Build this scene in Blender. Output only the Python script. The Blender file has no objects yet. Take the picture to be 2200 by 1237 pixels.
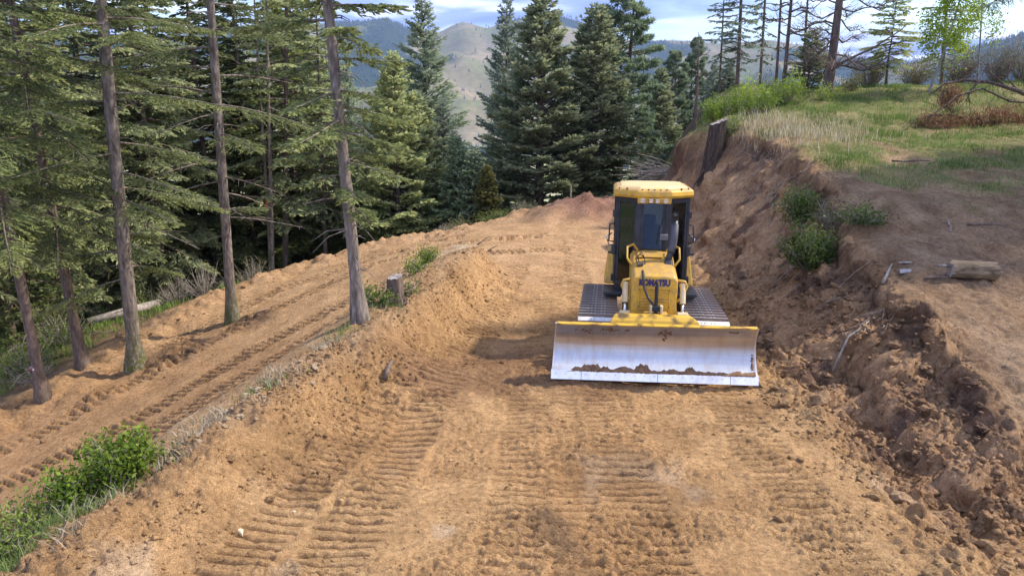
import bpy, bmesh, math, random
import numpy as np
from mathutils import Vector, Matrix
R = math.radians
SC = bpy.context.scene
COL = SC.collection

# ------------------------------------------------------------------ camera
CAM_Z, PITCH, FPX = 4.5, R(15.0), 1600.0          # focal length in pixels of a 2200 px wide frame
cam = bpy.data.cameras.new('camera'); camo = bpy.data.objects.new('camera', cam); COL.objects.link(camo)
camo.location = (0, 0, CAM_Z); camo.rotation_euler = (math.pi/2 - PITCH, 0, 0)
cam.sensor_width = 36.0; cam.lens = 36.0*FPX/2200.0
cam.clip_start = 0.1; cam.clip_end = 60000
SC.camera = camo

# ------------------------------------------------------------------ sky and sun
SUN_EL, SUN_AZ = R(47), R(76)                     # azimuth from +Y towards +X: from the right, ahead of the camera
world = bpy.data.worlds.new('World'); SC.world = world; world.use_nodes = True
def build_world():
    nt = world.node_tree; N = nt.nodes; L = nt.links; N.clear()
    out = N.new('ShaderNodeOutputWorld'); bg = N.new('ShaderNodeBackground')
    bg.inputs['Strength'].default_value = 0.15
    sky = N.new('ShaderNodeTexSky'); sky.sky_type = 'NISHITA'; sky.sun_disc = False
    sky.sun_elevation = SUN_EL; sky.sun_rotation = SUN_AZ; sky.altitude = 1200
    tc = N.new('ShaderNodeTexCoord'); sep = N.new('ShaderNodeSeparateXYZ')
    L.new(tc.outputs['Generated'], sep.inputs[0])
    def m(op, a, b=None):
        n = N.new('ShaderNodeMath'); n.operation = op
        for k, v in enumerate((a, b)):
            if v is None: continue
            if isinstance(v, (int, float)): n.inputs[k].default_value = v
            else: L.new(v, n.inputs[k])
        return n.outputs[0]
    zc = m('ADD', m('MAXIMUM', sep.outputs[2], 0.0), 0.045)
    comb = N.new('ShaderNodeCombineXYZ')
    L.new(m('DIVIDE', sep.outputs[0], zc), comb.inputs[0]); L.new(m('DIVIDE', sep.outputs[1], zc), comb.inputs[1])
    n1 = N.new('ShaderNodeTexNoise'); n1.inputs['Scale'].default_value = 0.23; n1.inputs['Detail'].default_value = 8
    n1.inputs['Roughness'].default_value = 0.52; n1.inputs['Distortion'].default_value = 0.3
    L.new(comb.outputs[0], n1.inputs['Vector'])
    n2 = N.new('ShaderNodeTexNoise'); n2.inputs['Scale'].default_value = 0.55; n2.inputs['Detail'].default_value = 6
    n2.inputs['Roughness'].default_value = 0.5
    L.new(comb.outputs[0], n2.inputs['Vector'])
    cov = N.new('ShaderNodeValToRGB'); cov.color_ramp.elements[0].position = 0.36; cov.color_ramp.elements[1].position = 0.52
    L.new(n1.outputs[0], cov.inputs[0])
    ccol = N.new('ShaderNodeValToRGB'); e = ccol.color_ramp.elements
    e[0].position = 0.36; e[0].color = (0.13, 0.18, 0.42, 1)
    e[1].position = 0.70; e[1].color = (1.0, 0.99, 0.98, 1)
    k = e.new(0.50); k.color = (0.22, 0.285, 0.56, 1)
    k = e.new(0.58); k.color = (0.50, 0.55, 0.76, 1)
    L.new(n2.outputs[0], ccol.inputs[0])
    sc = N.new('ShaderNodeVectorMath'); sc.operation = 'SCALE'; sc.inputs['Scale'].default_value = 8.2
    L.new(ccol.outputs[0], sc.inputs[0])
    mix = N.new('ShaderNodeMix'); mix.data_type = 'RGBA'
    L.new(cov.outputs[0], mix.inputs['Factor']); L.new(sky.outputs[0], mix.inputs['A']); L.new(sc.outputs[0], mix.inputs['B'])
    L.new(mix.outputs['Result'], bg.inputs['Color']); L.new(bg.outputs[0], out.inputs[0])
build_world()
sun = bpy.data.lights.new('sun', 'SUN'); suno = bpy.data.objects.new('sun', sun); COL.objects.link(suno)
sun.energy = 3.1; sun.angle = R(1.8); sun.color = (1.0, 0.91, 0.77)
SUN_DIR = Vector((math.sin(SUN_AZ)*math.cos(SUN_EL), math.cos(SUN_AZ)*math.cos(SUN_EL), math.sin(SUN_EL)))
suno.rotation_euler = SUN_DIR.to_track_quat('Z', 'Y').to_euler()
vs = SC.view_settings; vs.view_transform = 'Standard'; vs.look = 'None'; vs.exposure = 1.05; vs.gamma = 1.0
vs.use_curve_mapping = False
SC.render.engine = 'CYCLES'
SC.cycles.use_denoising = True
SC.cycles.max_bounces = 6; SC.cycles.transparent_max_bounces = 12; SC.cycles.volume_bounces = 0

# ------------------------------------------------------------------ helpers
CP, SP = math.cos(PITCH), math.sin(PITCH)
def ray(u, v):
    dx, dy = (u-1100)/FPX, (v-618.5)/FPX
    return np.array([dx, CP - dy*SP, -SP - dy*CP])
def at_z(u, v, z):
    d = ray(u, v); t = (z-CAM_Z)/d[2]; return (d[0]*t, d[1]*t, z)
def at_y(u, v, y):
    d = ray(u, v); t = y/d[1]; return (d[0]*t, y, CAM_Z + d[2]*t)

_perm = np.random.RandomState(7).permutation(512)
_ang = np.random.RandomState(8).rand(512)*2*np.pi
_gx, _gy = np.cos(_ang), np.sin(_ang)
def perlin(x, y, seed=0):
    x = np.asarray(x, float) + seed*17.13; y = np.asarray(y, float) + seed*31.71
    xi = np.floor(x).astype(int); yi = np.floor(y).astype(int); xf = x-xi; yf = y-yi
    u = xf*xf*xf*(xf*(xf*6-15)+10); v = yf*yf*yf*(yf*(yf*6-15)+10)
    def g(ix, iy, dx, dy):
        h = _perm[(_perm[ix & 511] + iy) & 511]
        return _gx[h]*dx + _gy[h]*dy
    a = g(xi, yi, xf, yf); b = g(xi+1, yi, xf-1, yf); c = g(xi, yi+1, xf, yf-1); d = g(xi+1, yi+1, xf-1, yf-1)
    return (a + u*(b-a) + v*((c + u*(d-c)) - (a + u*(b-a))))*1.5
def fbm(x, y, oct=4, seed=0, gain=0.5):
    s = 0; a = 1.0; f = 1.0
    for k in range(oct):
        s = s + a*perlin(x*f, y*f, seed+k*3); a *= gain; f *= 2.03
    return s
def sstep(a, b, x):
    t = np.clip((x-a)/(b-a), 0, 1); return t*t*(3-2*t)

def mesh_arrays(name, V, F):
    V = np.asarray(V, np.float32); F = np.asarray(F, np.int32); k = F.shape[1]
    me = bpy.data.meshes.new(name)
    me.vertices.add(len(V)); me.vertices.foreach_set('co', V.ravel())
    me.loops.add(F.size); me.loops.foreach_set('vertex_index', F.ravel())
    me.polygons.add(len(F)); me.polygons.foreach_set('loop_start', np.arange(0, F.size, k, dtype=np.int32))
    me.polygons.foreach_set('loop_total', np.full(len(F), k, np.int32))
    me.update(calc_edges=True)
    return me
def link(name, me, mat=None, parent=None, smooth=False):
    o = bpy.data.objects.new(name, me); COL.objects.link(o)
    if mat is not None and not me.materials: me.materials.append(mat)
    if smooth: me.polygons.foreach_set('use_smooth', np.ones(len(me.polygons), bool))
    if parent is not None: o.parent = parent
    return o
def tag(o, label=None, cat=None, group=None, kind=None):
    if label: o['label'] = label
    if cat: o['category'] = cat
    if group: o['group'] = group
    if kind: o['kind'] = kind
    return o
def empty(name, loc, rz=0.0, label=None, cat=None, group=None):
    o = bpy.data.objects.new(name, None); COL.objects.link(o)
    o.location = loc; o.rotation_euler = (0, 0, rz); o.empty_display_size = 0.2
    return tag(o, label, cat, group)

class MB:
    """collects polygons of one mesh"""
    def __init__(s): s.v = []; s.f = []
    def add(s, V, F):
        n = len(s.v); s.v += [tuple(map(float, p)) for p in V]; s.f += [tuple(int(i)+n for i in f) for f in F]; return s
    def box(s, c, d, rot=None):
        V = [Vector((x*d[0]/2, y*d[1]/2, z*d[2]/2)) for z in (-1, 1) for y in (-1, 1) for x in (-1, 1)]
        if rot is not None: V = [rot @ p for p in V]
        c = Vector(c)
        return s.add([p+c for p in V], [(0,2,3,1),(4,5,7,6),(0,1,5,4),(2,6,7,3),(0,4,6,2),(1,3,7,5)])
    def tube(s, P, rad, n=8, cap=True):
        P = [Vector(p) for p in P]
        if not hasattr(rad, '__len__'): rad = [rad]*len(P)
        V = []; F = []; ref = None
        for i, p in enumerate(P):
            t = (P[min(i+1, len(P)-1)] - P[max(i-1, 0)])
            if t.length < 1e-9: t = Vector((0, 0, 1))
            t.normalize()
            if ref is None:
                ref = Vector((1, 0, 0)) if abs(t.x) < 0.9 else Vector((0, 1, 0))
            a = (ref - t*ref.dot(t)).normalized(); ref = a; b = t.cross(a)
            V += [p + (a*math.cos(2*math.pi*k/n) + b*math.sin(2*math.pi*k/n))*rad[i] for k in range(n)]
        for i in range(len(P)-1):
            for k in range(n):
                F.append((i*n+k, i*n+(k+1) % n, (i+1)*n+(k+1) % n, (i+1)*n+k))
        if cap: F += [tuple(range(n-1, -1, -1)), tuple((len(P)-1)*n+k for k in range(n))]
        return s.add(V, F)
    def loft(s, rings, closed=True, caps=True):
        n = len(rings[0]); V = [p for r in rings for p in r]; F = []
        for i in range(len(rings)-1):
            for k in range(n if closed else n-1):
                F.append((i*n+k, i*n+(k+1) % n, (i+1)*n+(k+1) % n, (i+1)*n+k))
        if caps: F += [tuple(range(n-1, -1, -1)), tuple((len(rings)-1)*n+k for k in range(n))]
        return s.add(V, F)
    def prism(s, poly, x0, x1, axis='x'):
        # poly: (y,z) for axis x; (x,z) for y; (x,y) for z
        def mk(a, p): return {'x': (a, p[0], p[1]), 'y': (p[0], a, p[1]), 'z': (p[0], p[1], a)}[axis]
        return s.loft([[mk(x0, p) for p in poly], [mk(x1, p) for p in poly]])
    def mesh(s, name):
        me = bpy.data.meshes.new(name); me.from_pydata(s.v, [], s.f); me.update()
        bm = bmesh.new(); bm.from_mesh(me); bmesh.ops.recalc_face_normals(bm, faces=bm.faces); bm.to_mesh(me); bm.free()
        return me
    def build(s, name, mat, parent=None, bevel=0, smooth=False, seg=2):
        o = link(name, s.mesh(name), mat, parent, smooth)
        if bevel:
            b = o.modifiers.new('bevel', 'BEVEL'); b.width = bevel; b.segments = seg; b.limit_method = 'ANGLE'; b.angle_limit = R(35)
            b.harden_normals = False
        return o

# ------------------------------------------------------------------ materials
def mk(name):
    m = bpy.data.materials.new(name); m.use_nodes = True
    nt = m.node_tree; return m, nt, nt.nodes, nt.links, nt.nodes['Principled BSDF']
def noise_node(N, L, vec, scale, detail=4, rough=0.55, dist=0):
    n = N.new('ShaderNodeTexNoise'); n.inputs['Scale'].default_value = scale; n.inputs['Detail'].default_value = detail
    n.inputs['Roughness'].default_value = rough; n.inputs['Distortion'].default_value = dist
    if vec is not None: L.new(vec, n.inputs['Vector'])
    return n.outputs[0]
def ramp(N, L, fac, stops):
    r = N.new('ShaderNodeValToRGB'); e = r.color_ramp.elements
    e[0].position, e[0].color = stops[0][0], (*stops[0][1], 1); e[1].position, e[1].color = stops[-1][0], (*stops[-1][1], 1)
    for p, c in stops[1:-1]: k = e.new(p); k.color = (*c, 1)
    L.new(fac, r.inputs[0]); return r.outputs[0]
def mixc(N, L, fac, a, b, mode='MIX'):
    n = N.new('ShaderNodeMix'); n.data_type = 'RGBA'; n.blend_type = mode
    for sck, v in (('Factor', fac), ('A', a), ('B', b)):
        if isinstance(v, (int, float)): n.inputs[sck].default_value = v
        elif isinstance(v, tuple): n.inputs[sck].default_value = (*v, 1)
        else: L.new(v, n.inputs[sck])
    return n.outputs['Result']
def bump(N, L, h, strength, dist, normal=None):
    b = N.new('ShaderNodeBump'); b.inputs['Strength'].default_value = strength; b.inputs['Distance'].default_value = dist
    L.new(h, b.inputs['Height'])
    if normal is not None: L.new(normal, b.inputs['Normal'])
    return b.outputs[0]
def obj_vec(N, L, scale=(1, 1, 1)):
    tc = N.new('ShaderNodeTexCoord'); mp = N.new('ShaderNodeMapping'); mp.inputs['Scale'].default_value = scale
    L.new(tc.outputs['Object'], mp.inputs['Vector']); return mp.outputs[0]
def simple(name, c1, c2, rough=0.6, metal=0.0, scale=6, detail=5, bmp=0.0, bdist=0.01, stretch=(1, 1, 1), lo=0.35, hi=0.65, coat=0.0):
    m, nt, N, L, P = mk(name); v = obj_vec(N, L, stretch); n = noise_node(N, L, v, scale, detail)
    L.new(ramp(N, L, n, [(lo, c1), (hi, c2)]), P.inputs['Base Color'])
    P.inputs['Roughness'].default_value = rough; P.inputs['Metallic'].default_value = metal
    if coat: P.inputs['Coat Weight'].default_value = coat
    if bmp: L.new(bump(N, L, noise_node(N, L, v, scale*3, detail), bmp, bdist), P.inputs['Normal'])
    return m

def ground_mat():
    m, nt, N, L, P = mk('earth')
    at = N.new('ShaderNodeAttribute'); at.attribute_name = 'Col'
    v = obj_vec(N, L)
    n1 = noise_node(N, L, v, 1.6, 6, 0.6); n2 = noise_node(N, L, v, 14, 6, 0.65); n3 = noise_node(N, L, v, 70, 4, 0.7)
    c = mixc(N, L, 1.0, at.outputs['Color'], ramp(N, L, n1, [(0.3, (0.78, 0.76, 0.74)), (0.7, (1.2, 1.2, 1.2))]), 'MULTIPLY')
    c = mixc(N, L, 1.0, c, ramp(N, L, n2, [(0.3, (0.66, 0.63, 0.60)), (0.7, (1.30, 1.30, 1.30))]), 'MULTIPLY')
    c = mixc(N, L, 1.0, c, ramp(N, L, n3, [(0.32, (0.62, 0.59, 0.56)), (0.68, (1.32, 1.32, 1.32))]), 'MULTIPLY')
    L.new(c, P.inputs['Base Color']); P.inputs['Roughness'].default_value = 0.95
    P.inputs['Specular IOR Level'].default_value = 0.15
    b = bump(N, L, n2, 0.8, 0.07); b = bump(N, L, n3, 1.0, 0.03, b)
    L.new(b, P.inputs['Normal'])
    return m
def leaf_mat(name, dark, mid, tip, trans=0.25, rnd=0.25):
    """dark..tip run over the 'var' attribute of each leaf (old to new growth)"""
    m, nt, N, L, P = mk(name)
    at = N.new('ShaderNodeAttribute'); at.attribute_name = 'var'
    c = ramp(N, L, at.outputs['Fac'], [(0.0, dark), (0.55, mid), (1.0, tip)])
    oi = N.new('ShaderNodeObjectInfo')
    c = mixc(N, L, 1.0, c, ramp(N, L, oi.outputs['Random'], [(0, (1-rnd, 1-rnd, 1-rnd*0.6)), (1, (1+rnd, 1+rnd*0.85, 1+rnd*0.5))]), 'MULTIPLY')
    L.new(c, P.inputs['Base Color']); P.inputs['Roughness'].default_value = 0.6; P.inputs['Specular IOR Level'].default_value = 0.25
    tr = N.new('ShaderNodeBsdfTranslucent'); L.new(c, tr.inputs['Color'])
    mx = N.new('ShaderNodeMixShader'); mx.inputs[0].default_value = trans
    L.new(P.outputs[0], mx.inputs[1]); L.new(tr.outputs[0], mx.inputs[2]); L.new(mx.outputs[0], nt.nodes['Material Output'].inputs[0])
    return m
def bark_mat(name, c1, c2, scale=9, stretch=(1, 1, 0.28), moss=None):
    m, nt, N, L, P = mk(name); v = obj_vec(N, L, stretch)
    n = noise_node(N, L, v, scale, 8, 0.7, 0.6)
    vo = N.new('ShaderNodeTexVoronoi'); vo.inputs['Scale'].default_value = scale*2.2; L.new(v, vo.inputs['Vector'])
    c = ramp(N, L, n, [(0.34, c1), (0.66, c2)])
    c = mixc(N, L, 0.75, c, ramp(N, L, vo.outputs['Distance'], [(0.0, (1.15, 1.12, 1.1)), (0.55, (0.6, 0.58, 0.56))]), 'MULTIPLY')
    if moss:
        tc = N.new('ShaderNodeTexCoord'); sp = N.new('ShaderNodeSeparateXYZ'); L.new(tc.outputs['Object'], sp.inputs[0])
        mr = N.new('ShaderNodeMapRange'); mr.inputs['From Min'].default_value = moss[0]; mr.inputs['From Max'].default_value = 0.05
        L.new(sp.outputs[2], mr.inputs['Value'])
        n2 = noise_node(N, L, obj_vec(N, L), 14, 4)
        mm = N.new('ShaderNodeMath'); mm.operation = 'MULTIPLY'; L.new(mr.outputs[0], mm.inputs[0]); L.new(ramp(N, L, n2, [(0.42, (0, 0, 0)), (0.55, (1, 1, 1))]), mm.inputs[1])
        c = mixc(N, L, mm.outputs[0], c, moss[1])
    L.new(c, P.inputs['Base Color']); P.inputs['Roughness'].default_value = 0.9; P.inputs['Specular IOR Level'].default_value = 0.2
    L.new(bump(N, L, vo.outputs['Distance'], -0.9, 0.04, bump(N, L, n, 0.8, 0.03)), P.inputs['Normal'])
    return m
M = {}
M['earth'] = ground_mat()
M['bark_grey'] = bark_mat('grey_bark', (0.10, 0.078, 0.062), (0.42, 0.36, 0.305))
M['bark_moss'] = bark_mat('mossy_bark', (0.10, 0.078, 0.062), (0.42, 0.36, 0.305), moss=(1.5, (0.10, 0.11, 0.02)))
M['bark_brown'] = bark_mat('brown_bark', (0.11, 0.082, 0.067), (0.30, 0.23, 0.185))
M['bark_dead'] = bark_mat('dead_bark', (0.10, 0.075, 0.065), (0.26, 0.20, 0.175), scale=12)
M['bark_pale'] = bark_mat('pale_bark', (0.30, 0.28, 0.25), (0.52, 0.50, 0.46), scale=14, stretch=(1, 1, 2.5))
M['deadwood'] = simple('weathered_wood', (0.20, 0.16, 0.13), (0.42, 0.37, 0.32), 0.85, scale=12, bmp=0.5, stretch=(1, 1, 0.4))
M['fir'] = leaf_mat('fir_needles', (0.080, 0.110, 0.048), (0.190, 0.232, 0.092), (0.37, 0.40, 0.13), 0.45)
M['fir_dark'] = leaf_mat('dark_fir_needles', (0.160, 0.200, 0.115), (0.330, 0.385, 0.200), (0.55, 0.57, 0.26), 0.5)
M['fir_blue'] = leaf_mat('bluish_fir_needles', (0.130, 0.175, 0.140), (0.265, 0.330, 0.240), (0.46, 0.51, 0.32), 0.45)
M['pine'] = leaf_mat('pine_needles', (0.105, 0.160, 0.108), (0.220, 0.295, 0.185), (0.40, 0.46, 0.24), 0.45)
M['pale'] = leaf_mat('pale_green_leaves', (0.09, 0.11, 0.05), (0.17, 0.19, 0.09), (0.26, 0.27, 0.13))
M['bright'] = leaf_mat('bright_green_leaves', (0.07, 0.12, 0.015), (0.16, 0.25, 0.025), (0.30, 0.38, 0.04), 0.4)
M['lime'] = leaf_mat('yellow_green_leaves', (0.12, 0.19, 0.02), (0.26, 0.38, 0.035), (0.42, 0.52, 0.06), 0.45)
M['shrub'] = leaf_mat('shrub_leaves', (0.06, 0.10, 0.022), (0.14, 0.20, 0.04), (0.26, 0.31, 0.07), 0.38)
M['olive'] = leaf_mat('olive_leaves', (0.07, 0.075, 0.025), (0.15, 0.155, 0.045), (0.26, 0.25, 0.08), 0.3)
M['brown_needles'] = leaf_mat('dead_brown_needles', (0.13, 0.07, 0.035), (0.27, 0.14, 0.07), (0.40, 0.24, 0.13), 0.2)
M['grass'] = leaf_mat('grass_blades', (0.08, 0.14, 0.03), (0.18, 0.27, 0.06), (0.44, 0.43, 0.22), 0.4)
M['straw'] = leaf_mat('dry_straw', (0.26, 0.21, 0.13), (0.46, 0.40, 0.27), (0.62, 0.57, 0.43), 0.4)

# ------------------------------------------------------------------ terrain: breaklines -> smooth surface
def line(P, step=0.8):
    P = np.array(P, float); out = []
    for a, b in zip(P[:-1], P[1:]):
        n = max(1, int(np.linalg.norm((b-a)[:2])/step))
        out += [a + (b-a)*k/n for k in range(n)]
    out.append(P[-1]); return np.array(out)
def pix(*pts): return [at_z(*p) for p in pts]
RIDGE = pix((60,1237,.45),(200,1120,.5),(400,1000,.55),(650,820,.58),(800,740,.55),(960,600,.55),(1035,530,.55))
FOOT  = pix((330,1237,.25),(400,1200,.22),(700,900,.08),(880,760,-.05),(1010,660,-.2),(1090,590,-.3))
TOE_OUT = [(-9.6,4,-2.6)] + pix((-10,1215,-2.2),(115,1112,-2.1),(295,1002,-1.85),(415,912,-1.55),(605,800,-1.25),(765,688,-.95),(860,625,-.8),(930,555,-.65),(1000,530,-.6))
SHOULD = [(-13.5,11,-3.3)] + pix((0,893,-3.0),(100,850,-2.8),(330,700,-2.4),(470,630,-2.1),(620,575,-1.85),(830,515,-1.2),(1000,488,-.7),(1120,452,-.2))
SHOULD += [(2.6,28.9,.2),(4.6,29.6,.3),(6.5,31.5,.2)]
TOE_R = [(4.0,4,.3),(4.1,6.2,.22),(4.35,8.1,.13),(4.4,12.3,-.02),(4.8,16,-.2),(5.1,20,-.35),(5.3,25,-.3),(5.6,30.5,.2)]
LIP   = [(6.3,4,-.05),(5.95,7.5,.12),(6.05,9.1,.5),(6.25,10.6,.85),(6.5,12.7,1.22),(6.9,15.5,1.75),(7.6,18.5,2.35),(8.0,21,2.62),(7.9,23.3,2.95),(6.8,25.6,2.95),(6.2,28.6,2.4)]
CP_ = [line(RIDGE, .6), line(FOOT, .8), line(TOE_OUT, .9), line(TOE_R, .8), line(LIP, .7)]
# mound on the far shoulder
sh = line(SHOULD, 1.2)
T = np.gradient(sh[:, :2], axis=0); T /= np.linalg.norm(T, axis=1)[:, None]
NRM = np.stack([-T[:, 1], T[:, 0]], 1)                   # outward (left / far)
CP_.append(sh)
for d, dz in ((-.7, -.2), (1.2, -.5), (3.5, -1.6), (8, -3.6), (18, -8.5), (38, -19)):
    q = sh.copy(); q[:, :2] += NRM*d
    gentle = sstep(-8.0, -12.0, sh[:, 0]) if d > 0 else 0
    q[:, 2] += dz*(1-0.66*gentle)
    q = q[::2] if d < 5 else q[::4]
    CP_.append(q)
BZ = [(3, -.15),(5, 0.0),(8, .42),(10, .8),(14, 1.35),(18.5, 2.2),(24, 2.95),(29, 3.75),(32.5, 4.3),(35, 4.3),(39, 3.4),(50, -1.5),(80, -17)]
def bench_z(y): return np.interp(y, [a for a, _ in BZ], [b for _, b in BZ])
lipx = lambda y: np.interp(y, [p[1] for p in LIP], [p[0] for p in LIP])
bp = []
for y, z in BZ:
    for k, x in enumerate((9.5, 12.5, 16, 22, 32, 60)):
        if y < 26 or x > 9 + max(0, (y-30))*.05: bp.append((x, y, z + (0.03*(x-9) if x < 30 else .6)))
for y in (6, 9, 12, 15, 18, 21): bp.append((lipx(y)+.9, y, np.interp(y, [p[1] for p in LIP], [p[2] for p in LIP])+.1))
bp += [(7.5, 30.5, 2.9), (8.2, 33, 3.0), (7.5, 36, 1.0), (6, 40, -3), (4, 55, -12), (8.6, 28, 3.4)]
# road surfaces
bp += [(0, 2, .35), (2.5, 2, .35), (-3, 2, .4), (6, 1.5, -.1), (0, 6, .2), (2, 6, .2), (0, 9, .08), (2, 9, .08), (.5, 13, -.09), (3, 13, -.09), (1, 17, -.28), (3, 17, -.28), (1.5, 21, -.42), (3.5, 21, -.40), (1, 25, -.45), (3.5, 25.5, -.25)]
bp += [(x, -3, 0) for x in (-6, 0, 6)] + [(-16, 2, -4), (-30, 5, -7), (-30, 20, -6.5), (25, 1, .5), (60, 1, 1), (-80, 30, -26), (-60, 80, -38), (0, 95, -34), (60, 95, -26), (95, 40, -4)]
CP_.append(np.array(bp, float))
CPT = np.concatenate(CP_)
keep = []; seen = set()
for i, p in enumerate(CPT):
    k = (round(p[0]/.3), round(p[1]/.3))
    if k in seen: continue
    seen.add(k); keep.append(i)
CPT = CPT[keep]
def _solve():
    D = np.linalg.norm(CPT[:, None, :2]-CPT[None, :, :2], axis=2)
    n = len(CPT); A = np.zeros((n+3, n+3)); A[:n, :n] = -D + np.eye(n)*-0.02
    A[:n, n] = 1; A[:n, n+1:] = CPT[:, :2]; A[n, :n] = 1; A[n+1:, :n] = CPT[:, :2].T
    return np.linalg.solve(A, np.concatenate([CPT[:, 2], np.zeros(3)]))
W = _solve()
def base_z(x, y):
    x = np.atleast_1d(np.asarray(x, float)).ravel(); y = np.atleast_1d(np.asarray(y, float)).ravel(); out = np.empty(len(x)); n = len(CPT)
    P = CPT[:, :2].astype(np.float32); w = W[:n].astype(np.float32)
    for i in range(0, len(x), 20000):
        X = x[i:i+20000].astype(np.float32); Y = y[i:i+20000].astype(np.float32)
        D = np.sqrt((X[:, None]-P[None, :, 0])**2 + (Y[:, None]-P[None, :, 1])**2)
        out[i:i+20000] = -(D @ w) + W[n] + W[n+1]*X + W[n+2]*Y
    return out
def gz(x, y): return float(base_z(x, y)[0])

def poly_dist(x, y, P):
    """distance to a polyline, signed side (left > 0) and arc length, vectorised"""
    P = np.asarray(P, float)[:, :2]; best = np.full(x.shape, 1e9); side = np.zeros(x.shape); arc = np.zeros(x.shape); s0 = 0
    for a, b in zip(P[:-1], P[1:]):
        d = b-a; l = np.hypot(*d); d = d/l
        t = np.clip((x-a[0])*d[0]+(y-a[1])*d[1], 0, l)
        ex = x-a[0]-t*d[0]; ey = y-a[1]-t*d[1]; q = np.hypot(ex, ey); m = q < best
        best = np.where(m, q, best); side = np.where(m, d[0]*ey-d[1]*ex, side); arc = np.where(m, s0+t, arc); s0 += l
    return best, side, arc
def line_x(P, y):
    P = np.asarray(P, float); o = np.argsort(P[:, 1]); return np.interp(y, P[o, 1], P[o, 0])

# track prints: centre line, half width, depth, bar pitch
def pz(u, v, z): return at_z(u, v, z)[:2]
STRIPS = [
    ([(1.30, 4), (1.33, 8.5), (1.46, 13), (1.75, 19), (2.0, 25)], .32, 1.0),
    ([(3.15, 4), (3.12, 8.5), (3.25, 13), (3.55, 19), (3.7, 25)], .32, .9),
    ([(-1.95, 4), (-1.55, 8), (-1.0, 12), (-.45, 16), (.2, 21)], .33, 1.0),
    ([(-.25, 4), (.1, 8), (.4, 12), (.75, 16), (1.3, 21)], .30, .75),
    ([(-2.7, 5.5), (-2.2, 8.5), (-1.55, 12), (-.8, 16)], .28, .8),
    ([(.55, 4), (.7, 9), (.95, 14)], .28, .55),
    ([pz(-250,1080,-2.6), pz(0,990,-2.5), pz(330,850,-2.2), pz(560,735,-1.9), pz(800,630,-1.3), pz(1000,560,-.7), pz(1200,510,-.1)], .32, 1.0),
    ([pz(-250,1180,-2.5), pz(0,1075,-2.4), pz(330,930,-2.1), pz(620,775,-1.7), pz(830,660,-1.15), pz(960,580,-.6)], .32, 1.0),
    ([pz(0,930,-2.7), pz(330,775,-2.3), pz(560,670,-1.95), pz(800,575,-1.4), pz(1000,525,-.7), pz(1180,480,0)], .30, .85),
    ([pz(350,735,-2.4), pz(600,620,-1.95), pz(830,545,-1.3), pz(1000,507,-.7)], .30, .8),
    ([pz(300,905,-2.1), pz(500,800,-1.8), pz(700,700,-1.4), pz(860,600,-.9)], .28, .7),
]
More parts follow.
